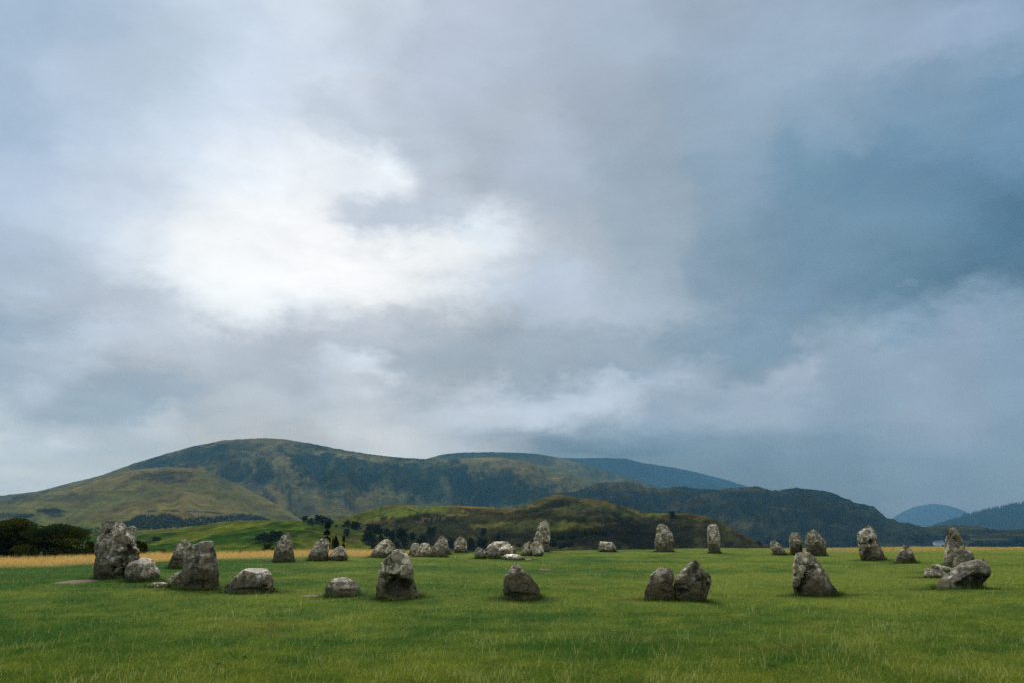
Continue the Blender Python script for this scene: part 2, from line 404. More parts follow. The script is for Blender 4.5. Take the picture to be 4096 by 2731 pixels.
def mat_stone():
    m, N, b, o = new_mat('lichened_stone')
    tc = N.new('ShaderNodeTexCoord')
    oi = N.new('ShaderNodeObjectInfo')
    P = N.vmath('ADD', tc.outputs['Object'], N.vmath('SCALE', (37.0, 91.0, 53.0), scale=oi.outputs['Random']))
    def prop(n):
        a = N.new('ShaderNodeAttribute', attribute_type='OBJECT', attribute_name=n); return a.outputs['Fac']
    moss, lich, pale = prop('moss'), prop('lichen'), prop('pale')
    hgt = N.new('ShaderNodeAttribute', attribute_name='hgt').outputs['Fac']      # 0 at the turf, 1 at the top
    geo = N.new('ShaderNodeNewGeometry')
    sepn = N.new('ShaderNodeSeparateXYZ'); N.link(geo.outputs['Normal'], sepn.inputs[0])
    big = N.noise(P, 2.2, 6, 0.6, 0.4).outputs[0]
    mid = N.noise(P, 6.5, 7, 0.6, 0.6).outputs[0]
    fin = N.noise(P, 38.0, 6, 0.7).outputs[0]
    base = N.ramp(mid, [(0.32, (0.028, 0.023, 0.015)), (0.44, (0.135, 0.112, 0.074)), (0.54, (0.32, 0.275, 0.190)), (0.68, (0.66, 0.59, 0.46))])
    base = N.mix(N.smooth(big, 0.38, 0.56), N.mix(0.72, base, (0.055, 0.047, 0.028)), base)
    grain = N.math('MULTIPLY_ADD', N.smooth(fin, 0.3, 0.7), 0.9, 0.55)
    base = N.vmath('SCALE', base, scale=grain)
    base = N.vmath('SCALE', base, scale=N.math('MULTIPLY_ADD', pale, 3.9, -0.08))
    # olive crustose growth
    ol = N.smooth(N.noise(N.vmath('ADD', P, (3, 8, 1)), 5.0, 6, 0.65, 0.8).outputs[0], 0.47, 0.62)
    base = N.mix(N.math('MULTIPLY', ol, 0.55), base, N.vmath('SCALE', (0.25, 0.225, 0.085), scale=grain))
    # black water stains and algae
    st = N.smooth(N.noise(N.vmath('MULTIPLY', P, (1.0, 1.0, 0.45)), 4.2, 7, 0.68, 0.9).outputs[0], 0.50, 0.64)
    base = N.mix(N.math('MULTIPLY', st, 0.80), base, (0.022, 0.020, 0.013))
    oc = N.smooth(N.noise(N.vmath('ADD', P, (21, 5, 13)), 3.0, 6, 0.66, 0.6).outputs[0], 0.54, 0.66)
    base = N.mix(N.math('MULTIPLY', oc, 0.45), base, N.vmath('SCALE', (0.20, 0.135, 0.055), scale=grain))
    # pale grey-white lichen patches
    vo = N.new('ShaderNodeTexVoronoi', feature='F1'); vo.inputs['Scale'].default_value = 5.5; vo.inputs['Randomness'].default_value = 1.0
    wv = N.vmath('ADD', P, N.vmath('SCALE', N.noise(P, 14.0, 4, 0.6).outputs['Color'], scale=0.11))
    N.link(wv, vo.inputs['Vector'])
    sepc = N.new('ShaderNodeSeparateXYZ'); N.link(vo.outputs['Color'], sepc.inputs[0])
    pick = N.math('LESS_THAN', sepc.outputs[0], N.math('MULTIPLY', lich, 0.75))
    rad = N.math('MULTIPLY_ADD', sepc.outputs[1], 0.32, 0.16)
    spot = N.smooth(N.math('SUBTRACT', rad, vo.outputs['Distance']), 0.0, 0.09)
    spot = N.math('MULTIPLY', N.math('MULTIPLY', spot, pick), N.smooth(fin, 0.30, 0.52))
    spot = N.math('MULTIPLY', spot, N.smooth(hgt, 0.12, 0.4))
    base = N.mix(N.math('MULTIPLY', spot, 0.9), base, N.vmath('SCALE', (0.66, 0.65, 0.58), scale=N.math('MULTIPLY_ADD', fin, 0.9, 0.5)))
    # moss and rusty algae round the foot, darkened to paint in underside shade
    low = N.math('SUBTRACT', N.math('ADD', N.math('MULTIPLY_ADD', moss, 1.0, 0.06), N.math('MULTIPLY', N.math('SUBTRACT', big, 0.5), 1.3)), hgt)
    moss_shade_fac = N.smooth(low, -0.10, 0.20)
    moss_shade_col = N.ramp(N.noise(N.vmath('ADD', P, (9, 4, 2)), 3.4, 5, 0.6).outputs[0], [(0.34, (0.012, 0.014, 0.004)), (0.45, (0.036, 0.034, 0.007)), (0.56, (0.085, 0.060, 0.010)), (0.66, (0.050, 0.022, 0.006))])
    moss_shade_col = N.vmath('SCALE', moss_shade_col, scale=grain)
    base = N.mix(N.math('MULTIPLY', moss_shade_fac, 0.88), base, moss_shade_col)
    base = N.vmath('MULTIPLY', base, (1.13, 1.0, 0.92))
    N.link(base, b.inputs['Base Color'])
    # damp stone: glossier on upward faces
    wet = N.math('MULTIPLY', N.smooth(sepn.outputs[2], 0.45, 0.95), N.math('SUBTRACT', 1.0, moss_shade_fac))
    N.link(N.math('MULTIPLY_ADD', wet, -0.30, 0.78), b.inputs['Roughness'])
    set_spec(b, 0.45)
    bh = N.math('ADD', N.math('MULTIPLY', mid, 0.7), N.math('MULTIPLY', fin, 0.3))
    bp = N.new('ShaderNodeBump'); bp.inputs['Strength'].default_value = 1.0; bp.inputs['Distance'].default_value = 0.07
    N.link(bh, bp.inputs['Height']); N.link(bp.outputs[0], b.inputs['Normal'])
    return m

def mat_blade():
    m, N, b, out = new_mat('grass_blades')
    N.n.remove(b)
    at = N.new('ShaderNodeAttribute', attribute_name='tint')
    d = N.new('ShaderNodeBsdfDiffuse'); t = N.new('ShaderNodeBsdfTranslucent')
    N.link(at.outputs['Color'], d.inputs[0]); N.link(at.outputs['Color'], t.inputs[0])
    mx = N.new('ShaderNodeMixShader'); mx.inputs[0].default_value = 0.5
    N.link(d.outputs[0], mx.inputs[1]); N.link(t.outputs[0], mx.inputs[2])
    N.link(mx.outputs[0], out.inputs['Surface'])
    return m

def mat_turf():
    m, N, b, o = new_mat('turf')
    at = N.new('ShaderNodeAttribute', attribute_name='cover')
    geo = N.new('ShaderNodeNewGeometry')
    n = N.noise(geo.outputs['Position'], 9.0, 8, 0.7).outputs[0]
    n2 = N.noise(geo.outputs['Position'], 60.0, 4, 0.7).outputs[0]
    f = N.math('ADD', N.math('MULTIPLY', n, 0.5), N.math('MULTIPLY', n2, 0.5))
    c = N.vmath('SCALE', at.outputs['Color'], scale=N.math('MULTIPLY_ADD', N.smooth(f, 0.3, 0.7), 1.0, 0.35))
    N.link(c, b.inputs['Base Color']); b.inputs['Roughness'].default_value = 1.0; set_spec(b, 0.05)
    bp = N.new('ShaderNodeBump'); bp.inputs['Strength'].default_value = 0.8; bp.inputs['Distance'].default_value = 0.04
    N.link(f, bp.inputs['Height']); N.link(bp.outputs[0], b.inputs['Normal'])
    return m

def mat_leaf(name, col, trans=0.25):
    m, N, b, out = new_mat(name)
    N.n.remove(b)
    at = N.new('ShaderNodeAttribute', attribute_name='tint')
    c = N.vmath('MULTIPLY', at.outputs['Color'], tuple(col))
    d = N.new('ShaderNodeBsdfDiffuse'); t = N.new('ShaderNodeBsdfTranslucent')
    N.link(c, d.inputs[0]); N.link(c, t.inputs[0])
    mx = N.new('ShaderNodeMixShader'); mx.inputs[0].default_value = trans
    N.link(d.outputs[0], mx.inputs[1]); N.link(t.outputs[0], mx.inputs[2])
    N.link(mx.outputs[0], out.inputs['Surface'])
    return m

M_STONE = mat_stone()
M_BLADE = mat_blade()
M_TURF = mat_turf()
M_BARK = mat_flat('bark', (0.06, 0.05, 0.035), 0.9, 0.4, 6)
M_WOOD = mat_flat('weathered_wood', (0.10, 0.09, 0.07), 0.9, 0.3, 8)
M_SOIL = mat_flat('bare_earth', (0.23, 0.155, 0.105), 1.0, 0.35, 7)
M_LEAF = mat_leaf('broadleaf', (0.028, 0.036, 0.016))
M_LEAF_NEAR = mat_leaf('hawthorn_leaf', (0.036, 0.053, 0.013), 0.35)
M_LEAF_LIGHT = mat_leaf('shrub_leaf', (0.045, 0.062, 0.018))
M_NEEDLE = mat_leaf('needles', (0.020, 0.030, 0.016))
M_NEEDLE_FAR = mat_leaf('plantation_needles', (0.022, 0.032, 0.024))
M_WHITE = mat_flat('whitewash', (0.78, 0.78, 0.76), 0.8, 0.05, 1)
M_SLATE = mat_flat('roof_slate', (0.10, 0.11, 0.13), 0.6, 0.2, 1)
M_GLASS = mat_flat('window_dark', (0.02, 0.025, 0.03), 0.2, 0.1, 1)
M_DUNG = mat_flat('dung', (0.014, 0.012, 0.009), 0.8, 0.3, 60)
M_WALLSTONE = mat_flat('field_wall_stone', (0.06, 0.06, 0.055), 0.95, 0.3, 0.3)

# ------------------------------------------------------------------ field
EDGE_PX = [(-1200, 2262), (0, 2243), (500, 2228), (1000, 2216), (1400, 2211), (2000, 2209), (2500, 2203), (2900, 2196), (3400, 2193), (4096, 2190), (5200, 2188)]
_ed = []
for px, py in EDGE_PX:
    d = ray(px, py); k = -CAM_H / d[2]
    _ed.append((d[0] * k, d[1] * k))
_ed = np.array(_ed)
def edge_y(x):
    return np.interp(x, _ed[:, 0], _ed[:, 1])
def ground(x, y):
    x = np.asarray(x, float); y = np.asarray(y, float)
    b = 0.13 * fbm2(x / 9.0, y / 9.0, 3) + 0.05 * fbm2(x / 1.8 + 40, y / 1.8, 3)
    e = y - edge_y(x) - 0.8 + 0.6 * fbm2(x / 6.0, y * 0 + 3.3, 3)
    dr = np.where(e > 0, e, 0)
    drop = np.where(dr < 12, 0.020 * dr ** 2, 0.020 * 144 + 0.48 * (dr - 12)) * 0.55
    return np.maximum(b * np.clip(1 - dr / 20, 0.2, 1) - drop, -75.0)
def hit(px, py):
    """point of the field seen at a photograph pixel"""
    d = ray(px, py)
    k = -CAM_H / d[2]
    for _ in range(12):
        z = float(ground(np.array([d[0] * k]), np.array([d[1] * k]))[0])
        k += ((z - CAM_H) / d[2] - k) * 0.6
    return np.array([d[0] * k, d[1] * k, z])

# tone of the sward: 0 lush, 1 yellowing; and the band of tall dry grass along the brow
def dry_amount(x, y):
    e = edge_y(x) - y
    left = sstep(x, -3.0, -9.0)
    right = sstep(x, 14.0, 26.0)
    wob = 1.0 * fbm2(x / 2.3, y / 1.0 + 9, 3)
    band = left * (1 - sstep(e + wob * 1.4, 1.8 + 2.0 * sstep(x, -12, -22), 6.5 + 3.5 * sstep(x, -12, -22)))
    band = np.maximum(band, right * 0.5 * (1 - sstep(e + wob * 3, 0.8, 8.0)))
    patch = sstep(fbm2(x / 3.2 + 5, y / 2.4, 4), 0.18, 0.55) * 0.42
    return np.clip(np.maximum(band, patch), 0, 1), band
def sward_colour(x, y):
    n = fbm2(x / 2.4, y / 3.0, 4); n2 = fbm2(x / 0.55 + 20, y / 0.7, 3); n3 = fbm2(x / 12 + 3, y / 6 + 8, 2)
    t = np.clip(0.47 + 0.85 * n + 0.75 * n2 + 0.8 * n3 + 0.026 * x, 0, 1)[:, None]
    c = (1 - t) * np.array([0.072, 0.158, 0.024]) + t * np.array([0.235, 0.290, 0.042])
    d, band = dry_amount(x, y)
    d = d[:, None]; bd = band[:, None]
    c = c * (1 - d * 0.75) + np.array([0.33, 0.26, 0.055]) * d * 0.75
    c = c * (1 - bd) + np.array([0.66, 0.45, 0.15]) * bd
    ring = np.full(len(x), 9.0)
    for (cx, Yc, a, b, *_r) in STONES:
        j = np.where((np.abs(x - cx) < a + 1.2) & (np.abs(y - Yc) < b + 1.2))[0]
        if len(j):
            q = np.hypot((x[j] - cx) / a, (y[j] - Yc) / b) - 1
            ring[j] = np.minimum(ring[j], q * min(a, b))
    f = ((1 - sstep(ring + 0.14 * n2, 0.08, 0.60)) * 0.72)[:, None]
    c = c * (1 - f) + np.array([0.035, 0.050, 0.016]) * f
    return c

STONES = []
def build_field():
    xs = np.unique(np.concatenate([np.linspace(-170, -45, 60), np.linspace(-45, 50, 300), np.linspace(50, 170, 60)]))
    ys = np.unique(np.concatenate([np.linspace(-20, 8, 20), np.linspace(8, 64, 260), np.linspace(64, 360, 70)]))
    Xg, Yg = np.meshgrid(xs, ys)
    x, y = Xg.ravel(), Yg.ravel()
    V = np.stack([x, y, ground(x, y)], -1)
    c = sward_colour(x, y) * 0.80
    o = obj('field', mesh_np('field', V, grid_faces(len(ys), len(xs)), 4, M_TURF, True, {'cover': c}))
    tag(o, kind='structure')
# ------------------------------------------------------------------ hills
# classes of ground cover (colours; the heather is darkened to carry cloud shade)
C_GRASS = np.array([0.140, 0.155, 0.018]); C_TAWNY = np.array([0.198, 0.143, 0.044]); C_BRACKEN = np.array([0.15, 0.072, 0.018])
C_HEATH_SHADED = np.array([0.017, 0.0145, 0.008]); C_ROCK = np.array([0.085, 0.085, 0.085]); C_OLIVE = np.array([0.098, 0.090, 0.024]); C_LUSH = np.array([0.030, 0.070, 0.010])
HILLS = {}
class Hill: pass
def hill(name, sky, d_ridge, d_foot, z_foot, cols, rows, relief, wave, base, alt, patches=(), shape=1.0, steep=None, mat=None, rough_sky=0.0, back=0.5, tint_noise=1.0, gully=0.0, hold=0.12):
    """sky: traced skyline in photograph pixels; d_ridge / d_foot distance of crest and foot (number or list along px)"""
    sky = np.array(sky, float)
    px = np.linspace(sky[0, 0], sky[-1, 0], cols)
    py = np.interp(px, sky[:, 0], sky[:, 1])
    k = max(3, cols // 220)
    py = np.convolve(np.pad(py, k, mode='edge'), np.ones(2 * k + 1) / (2 * k + 1), 'valid')
    def along(v):
        return np.full(cols, float(v)) if not hasattr(v, '__len__') else np.interp(px, [a for a, _ in v], [b for _, b in v])
    dr, df = along(d_ridge), along(d_foot)
    zf = along(z_foot)
    d = ray(px, py)
    h = np.hypot(d[:, 0], d[:, 1])
    ux, uy = d[:, 0] / h, d[:, 1] / h
    zr = CAM_H + dr * d[:, 2] / h
    nb = max(6, rows // 5)
    t = np.concatenate([np.linspace(0, 1, rows), 1 + np.linspace(0, 1, nb + 1)[1:] * back])
    T = t[:, None]
    Dm = df + (dr - df) * T
    u = np.clip(T, 0, 1)
    zz = zf + (zr - zf) * u ** along(shape)[None, :]
    bk = np.clip(T - 1, 0, None) / back
    zz = zz - (zr - zf) * bk ** 1.5
    X = ux * Dm; Y = uy * Dm
    env = np.where(T <= 1, np.minimum(1, T / 0.12) * np.clip((1 - T) / hold, 0, 1) ** 0.8, np.minimum(1, bk * 2))
    xf, yf = X.ravel(), Y.ravel()
    n = fbm2(xf / wave, yf / wave, 7, 0.52) + 0.6 * fbm2(xf / wave + 31, yf / wave + 8, 6, 0.55, True) - 0.2
    R = n.reshape(X.shape) * relief
    if gully:
        # gullies running down the face: noise stretched along the fall line
        lat = (np.broadcast_to(px, X.shape) / 4096 * 3.0 * dr * 0.45).ravel()
        dn = (Dm * 0.16).ravel()
        wv = fbm2(xf / (wave * 0.8) + 3, yf / (wave * 0.8), 3) * wave * 0.35
        g = fbm2((lat + wv) / (wave * 0.42), dn / (wave * 0.42), 4, 0.42, True)
        gcov = g.reshape(X.shape) - g.mean()
        R = R + gully * (g.reshape(X.shape) - 0.55) * np.clip(4 * u * (1 - u), 0, 1)
    zz = zz + R * env
    if rough_sky:
        zz = zz + np.broadcast_to(rough_sky * fbm2(px / 26, px * 0 + 2.2, 5, 0.6), X.shape) * np.clip(T, 0, 1) ** 4
    # nothing on the face may stand above the crest
    el = (zz - CAM_H) / Dm; elr = ((zr - CAM_H) / dr)[None, :]
    elr = elr + (np.broadcast_to(rough_sky * fbm2(px / 26, px * 0 + 2.2, 5, 0.6), X.shape) / dr if rough_sky else 0)
    lim = elr - 0.0035 * np.clip(1 - T, 0, 1) ** 1.0
    k_ = np.where(T < 1, np.minimum(el, lim - 0.004 * np.log1p(np.exp(np.clip((lim - el) / 0.004, -30, 30))) * 0 ), el)
    zz = np.where(T < 1, CAM_H + k_ * Dm, zz)
    V = np.stack([X, Y, zz], -1)
    # ground cover
    gx = np.gradient(V, axis=1); gy = np.gradient(V, axis=0)
    nrm = np.cross(gx, gy); nrm /= np.linalg.norm(nrm, axis=-1)[..., None] + 1e-9
    slope = 1 - np.abs(nrm[..., 2])
    PX, PY = proj(V)
    w1 = fbm2(xf / (wave * 0.7) + 7, yf / (wave * 0.7) - 3, 6, 0.58).reshape(X.shape)
    w2 = fbm2(xf / (wave * 0.25) + 17, yf / (wave * 0.25) - 13, 5, 0.6).reshape(X.shape)
    nn = n.reshape(X.shape); m = sstep(w1 * 0.5 + w2 * 0.5 - 0.8 * (nn - nn.mean()), -0.32, 0.32)[..., None]
    w3 = fbm2(xf / (wave * 0.07) + 3, yf / (wave * 0.16) + 9, 4, 0.6).reshape(X.shape)
    c = np.asarray(base) * (1 - m) + np.asarray(alt) * m
    wx = fbm2(PX.ravel() / 60, PY.ravel() / 30, 5, 0.6).reshape(X.shape); wy = fbm2(PX.ravel() / 60 + 9, PY.ravel() / 30 + 5, 5, 0.6).reshape(X.shape)
    for (cx, cy, rx, ry, ang, wgt, col) in patches:
        ca, sa = math.cos(math.radians(ang)), math.sin(math.radians(ang))
        dx, dy = PX - cx + wx * rx * 0.9, PY - cy + wy * ry * 0.9
        q = np.sqrt(((dx * ca + dy * sa) / rx) ** 2 + ((-dx * sa + dy * ca) / ry) ** 2)
        f = ((1 - sstep(q + 0.35 * w2, 0.55, 1.1)) * wgt)[..., None]
        c = c * (1 - f) + np.asarray(col) * f
    if gully > 20:
        f = (sstep(gcov + 0.25 * w2, 0.10, 0.45) * 0.5)[..., None]
        c = c * (1 - f) + (np.asarray(alt) * 0.75) * f
        f = (sstep(-gcov + 0.25 * w2, 0.12, 0.5) * 0.55)[..., None]
        c = c * (1 - f) + np.array([0.012, 0.016, 0.010]) * f
    if steep:
        s0, s1, col, amt = steep
        f = (sstep(slope + 0.10 * w2, s0, s1) * amt)[..., None]
        c = c * (1 - f) + np.asarray(col) * f
    c = c * np.clip(1 + 0.55 * tint_noise * w2[..., None] + 0.35 * tint_noise * w1[..., None] + 0.5 * tint_noise * w3[..., None], 0.25, 2.2)
    c = np.clip(c, 0.004, 0.6)
    me = mesh_np(name, V.reshape(-1, 3), grid_faces(V.shape[0], V.shape[1]), 4, mat, True, {'cover': c.reshape(-1, 3)})
    o = obj(name, me); tag(o, kind='structure')
    H = Hill(); H.V = V[:rows].reshape(-1, 3); H.px, H.py = PX[:rows].ravel(), PY[:rows].ravel(); H.o = o
    HILLS[name] = H
    return H
def on_hill(h, px, py):
    H = HILLS[h]
    i = int(np.argmin((H.px - px) ** 2 + ((H.py - py) * 1.5) ** 2))
    return H.V[i].copy()

MH_FAR = mat_hill('fell_far', 0.006, 14, 0.9)
MH_HAZY = mat_hill('fell_hazy', 0.004, 8, 0.25)
MH_MID = mat_hill('fell_mid', 0.012, 9.0, 0.8)
MH_NEAR = mat_hill('fell_near', 0.035, 2.0, 1.0)
MH_GREEN = mat_hill('pasture_slope', 0.06, 0.9, 0.8)
VALLEY_Z = -50.0

# left mountain
SK_A = [(-500,2030),(-250,2005),(0,1981),(154,1963),(262,1934),(346,1914),(398,1901),(528,1854),(655,1815),(767,1784),(842,1770),(884,1760),(1005,1752),(1061,1750),(1140,1755),(1234,1770),(1327,1789),(1402,1802),(1514,1819),(1608,1829),(1706,1834),(1800,1835),(1889,1831),(1964,1826),(2020,1831),(2100,1843),(2200,1868),(2300,1892),(2420,1925),(2560,1965),(2750,2010),(2950,2060)]
CRAG_SHADED = np.array([0.015, 0.022, 0.011]); SCREE = np.array([0.055, 0.056, 0.058]); DHEATH = np.array([0.022, 0.021, 0.020])  # cloud shade is put into the dark crag colour
hill('mountain', SK_A, [(0, 3500), (1000, 3300), (2000, 3400), (2900, 3200)], [(-500, 1800), (1000, 1900), (2000, 2000), (2900, 1900)], -60, 800, 200, 55, 420, C_TAWNY * 0.85, C_OLIVE,
     patches=[(1650,1900,560,95,8,0.92,CRAG_SHADED),(1300,1880,210,110,35,0.85,CRAG_SHADED),(1950,1960,420,70,6,0.9,CRAG_SHADED * 0.8),(760,1825,210,40,-14,0.9,DHEATH),(900,1800,230,34,-10,0.55,CRAG_SHADED),(620,1850,160,20,-20,0.6,CRAG_SHADED),
              (1120,1840,90,40,20,0.65,C_TAWNY),(1500,1832,330,12,7,0.85,C_TAWNY * 1.05),(1990,1850,200,22,5,0.8,C_TAWNY),(2150,1900,200,40,18,0.7,C_TAWNY * 0.8),(1010,1925,70,40,20,0.75,SCREE),(1180,1990,90,28,35,0.6,SCREE),
              (1560,1960,80,45,60,0.5,C_OLIVE),(1780,1935,25,60,-25,0.6,C_OLIVE),(1420,1890,26,55,20,0.45,C_OLIVE),(1330,1850,16,60,28,0.5,C_OLIVE),(1480,1850,14,60,-20,0.5,C_OLIVE),(1580,1900,14,70,15,0.45,CRAG_SHADED * 0.6),(1690,1880,14,70,-15,0.5,C_OLIVE * 0.8),(1850,1900,16,60,18,0.5,CRAG_SHADED * 0.6),(1960,1900,22,60,-25,0.5,C_OLIVE * 0.8),(2080,1930,30,60,-35,0.5,CRAG_SHADED * 0.7),(1240,1940,24,50,30,0.5,SCREE * 0.8),(1400,1990,60,30,60,0.5,C_TAWNY * 0.7),(1750,1995,110,16,2,0.6,SCREE),(1880,2000,120,18,0,0.5,SCREE)],
     shape=[(0, 1.0), (900, 1.0), (1300, 0.72), (2100, 0.72), (2900, 0.9)], steep=(0.30, 0.62, CRAG_SHADED, 0.6), mat=MH_FAR, rough_sky=3, gully=85, hold=0.3)
# tawny shoulder in front of it
SK_A2 = [(-500,2042),(-250,2022),(0,2005),(117,1986),(250,1950),(360,1920),(430,1899),(500,1882),(561,1873),(650,1867),(715,1866),(790,1873),(850,1890),(900,1912),(958,1934),(1005,1963),(1060,1990),(1100,2012),(1150,2040),(1201,2074),(1260,2110)]
hill('mountain_shoulder', SK_A2, [(-500, 2300), (500, 2300), (1201, 1750)], [(-500, 900), (700, 900), (1260, 1200)], -60, 420, 150, 26, 330, C_TAWNY * 0.9, C_OLIVE * 1.15,
     patches=[(640,1900,130,26,-4,0.6,C_HEATH_SHADED),(680,1920,90,16,8,0.6,SCREE * 0.8),(60,1995,120,14,-10,0.6,CRAG_SHADED),(900,1930,60,30,30,0.6,SCREE * 0.8),(150,2085,220,20,0,0.35,C_GRASS),(330,2115,200,14,0,0.8,C_LUSH),(300,1990,120,16,-8,0.4,DHEATH),
              (40,2062,70,14,0,0.7,DHEATH),(110,2060,40,10,0,0.8,DHEATH),(205,2042,60,14,0,0.9,DHEATH * 0.8),(230,2060,45,7,0,0.8,DHEATH),(560,2095,300,22,0,0.5,C_GRASS)],
     shape=0.92, mat=MH_FAR, rough_sky=2, gully=16, hold=0.25)
hill('mountain_spur', [(1150,2120),(1224,2068),(1299,2047),(1355,2027),(1397,2041),(1450,2062),(1520,2090),(1600,2120)], 1850, 1350, -60, 120, 60, 10, 200, C_OLIVE, C_TAWNY * 0.8,
     patches=[(1300,2070,60,12,0,0.6,C_LUSH * 0.8)], mat=MH_FAR, gully=10)
# cloud-topped fells behind
hill('cloudy_fell', [(1560,1880),(1650,1850),(1706,1834),(1765,1816),(1850,1808),(1960,1806),(2050,1808),(2117,1811),(2180,1818),(2234,1828),(2327,1851),(2421,1881),(2514,1907),(2655,1949),(2800,1992),(2950,2040)], [(1560, 4600), (2200, 4500), (2950, 4000)], 3500, -40, 330, 90, 60, 700, C_OLIVE * 0.8, C_TAWNY * 0.7,
     patches=[(2350,1900,260,40,18,0.6,C_TAWNY * 0.8),(1950,1815,300,14,0,0.8,CRAG_SHADED)], mat=MH_FAR, rough_sky=4, gully=70)
hill('rainy_fell', [(2100,1850),(2234,1830),(2330,1830),(2420,1829),(2500,1832),(2560,1847),(2650,1861),(2700,1869),(2800,1890),(2900,1916),(3000,1946),(3150,1990)], [(2100, 6000), (2400, 6300), (2700, 7200), (3150, 8600)], [(2100, 4700), (2600, 4800), (3150, 6500)], -40, 330, 60, 70, 1100, np.array([0.020, 0.021, 0.019]), np.array([0.030, 0.031, 0.026]), mat=MH_HAZY, tint_noise=0.4, rough_sky=6, gully=15)
hill('distant_hill', [(3460,2125),(3571,2072),(3604,2047),(3660,2024),(3726,2012),(3791,2019),(3838,2033),(3885,2054),(3960,2085),(4100,2110)], 10300, 8800, -60, 160, 40, 40, 1200, np.array([0.050, 0.050, 0.058]), np.array([0.055, 0.055, 0.062]), mat=MH_HAZY, tint_noise=0.2, rough_sky=5)
hill('forested_hill', [(3640,2125),(3744,2094),(3791,2077),(3840,2064),(3885,2056),(3955,2038),(4025,2024),(4096,2010),(4250,1985),(4500,1960)], 5600, 4300, -60, 200, 40, 24, 700, np.array([0.012, 0.014, 0.014]), np.array([0.016, 0.018, 0.018]), mat=MH_HAZY, tint_noise=0.3, rough_sky=9)
# craggy hill in the middle distance on the right
SK_C = [(2050,2040),(2201,1972),(2299,1964),(2350,1945),(2397,1929),(2450,1925),(2496,1924),(2552,1931),(2608,1950),(2645,1952),(2697,1945),(2739,1943),(2776,1952),(2870,1955),(2935,1950),(3029,1943),(3055,1949),(3085,1961),(3183,1950),(3258,1955),(3333,1969),(3361,1985),(3394,1995),(3426,2011),(3460,2016),(3492,2023),(3515,2041),(3543,2066),(3581,2079),(3609,2092),(3637,2092),(3683,2108),(3760,2140),(3840,2180)]
hill('craggy_hill', SK_C, [(2050, 2200), (2700, 2350), (3300, 2350), (3840, 1900)], [(2050, 1350), (3000, 1400), (3840, 1450)], -58, 560, 150, 44, 190, np.array([0.034, 0.038, 0.022]), np.array([0.013, 0.016, 0.014]),
     patches=[(2480,1945,170,22,0,0.65,C_TAWNY * 0.62),(2720,1975,170,26,8,0.5,C_TAWNY * 0.45),(2750,2010,90,22,10,0.6,C_BRACKEN * 0.5),(3040,1960,130,14,4,0.4,C_TAWNY * 0.6),(3250,2070,260,60,20,0.7,C_HEATH_SHADED),(3450,2090,160,40,25,0.7,C_HEATH_SHADED),(3180,2010,240,50,10,0.4,C_HEATH_SHADED),(2900,2080,200,24,10,0.35,C_TAWNY * 0.6),(2620,1962,120,7,4,0.6,C_TAWNY * 0.55),(2960,1958,150,6,2,0.6,C_TAWNY * 0.5),(2800,2000,130,6,14,0.5,C_TAWNY * 0.5),(3160,2035,90,4,8,0.6,C_TAWNY * 0.6),(2700,2030,160,9,18,0.5,C_TAWNY * 0.45),(3330,2100,110,5,12,0.4,C_TAWNY * 0.5),(3520,2172,110,9,3,0.75,C_OLIVE * 0.7),(3640,2150,60,5,0,0.6,C_GRASS * 0.4),(3400,2166,70,5,0,0.5,C_GRASS * 0.4),(2450,1990,140,8,-6,0.5,C_TAWNY * 0.5)],
     steep=(0.30, 0.6, CRAG_SHADED, 0.6), mat=MH_MID, rough_sky=5, gully=30, hold=0.06)
hill('low_ridge', [(3500,2150),(3610,2120),(3683,2107),(3735,2102),(3810,2097),(3871,2101),(3927,2105),(3969,2115),(4025,2119),(4096,2114),(4300,2095),(4600,2080)], 2000, 1600, -54, 200, 60, 7, 130, C_HEATH_SHADED * 0.9, C_OLIVE * 0.5, patches=[(3950,2156,130,5,0,0.8,C_OLIVE * 0.7),(3700,2168,90,4,0,0.6,C_OLIVE * 0.6),(4040,2170,120,6,0,0.7,C_GRASS * 0.4)], mat=MH_MID, rough_sky=2)
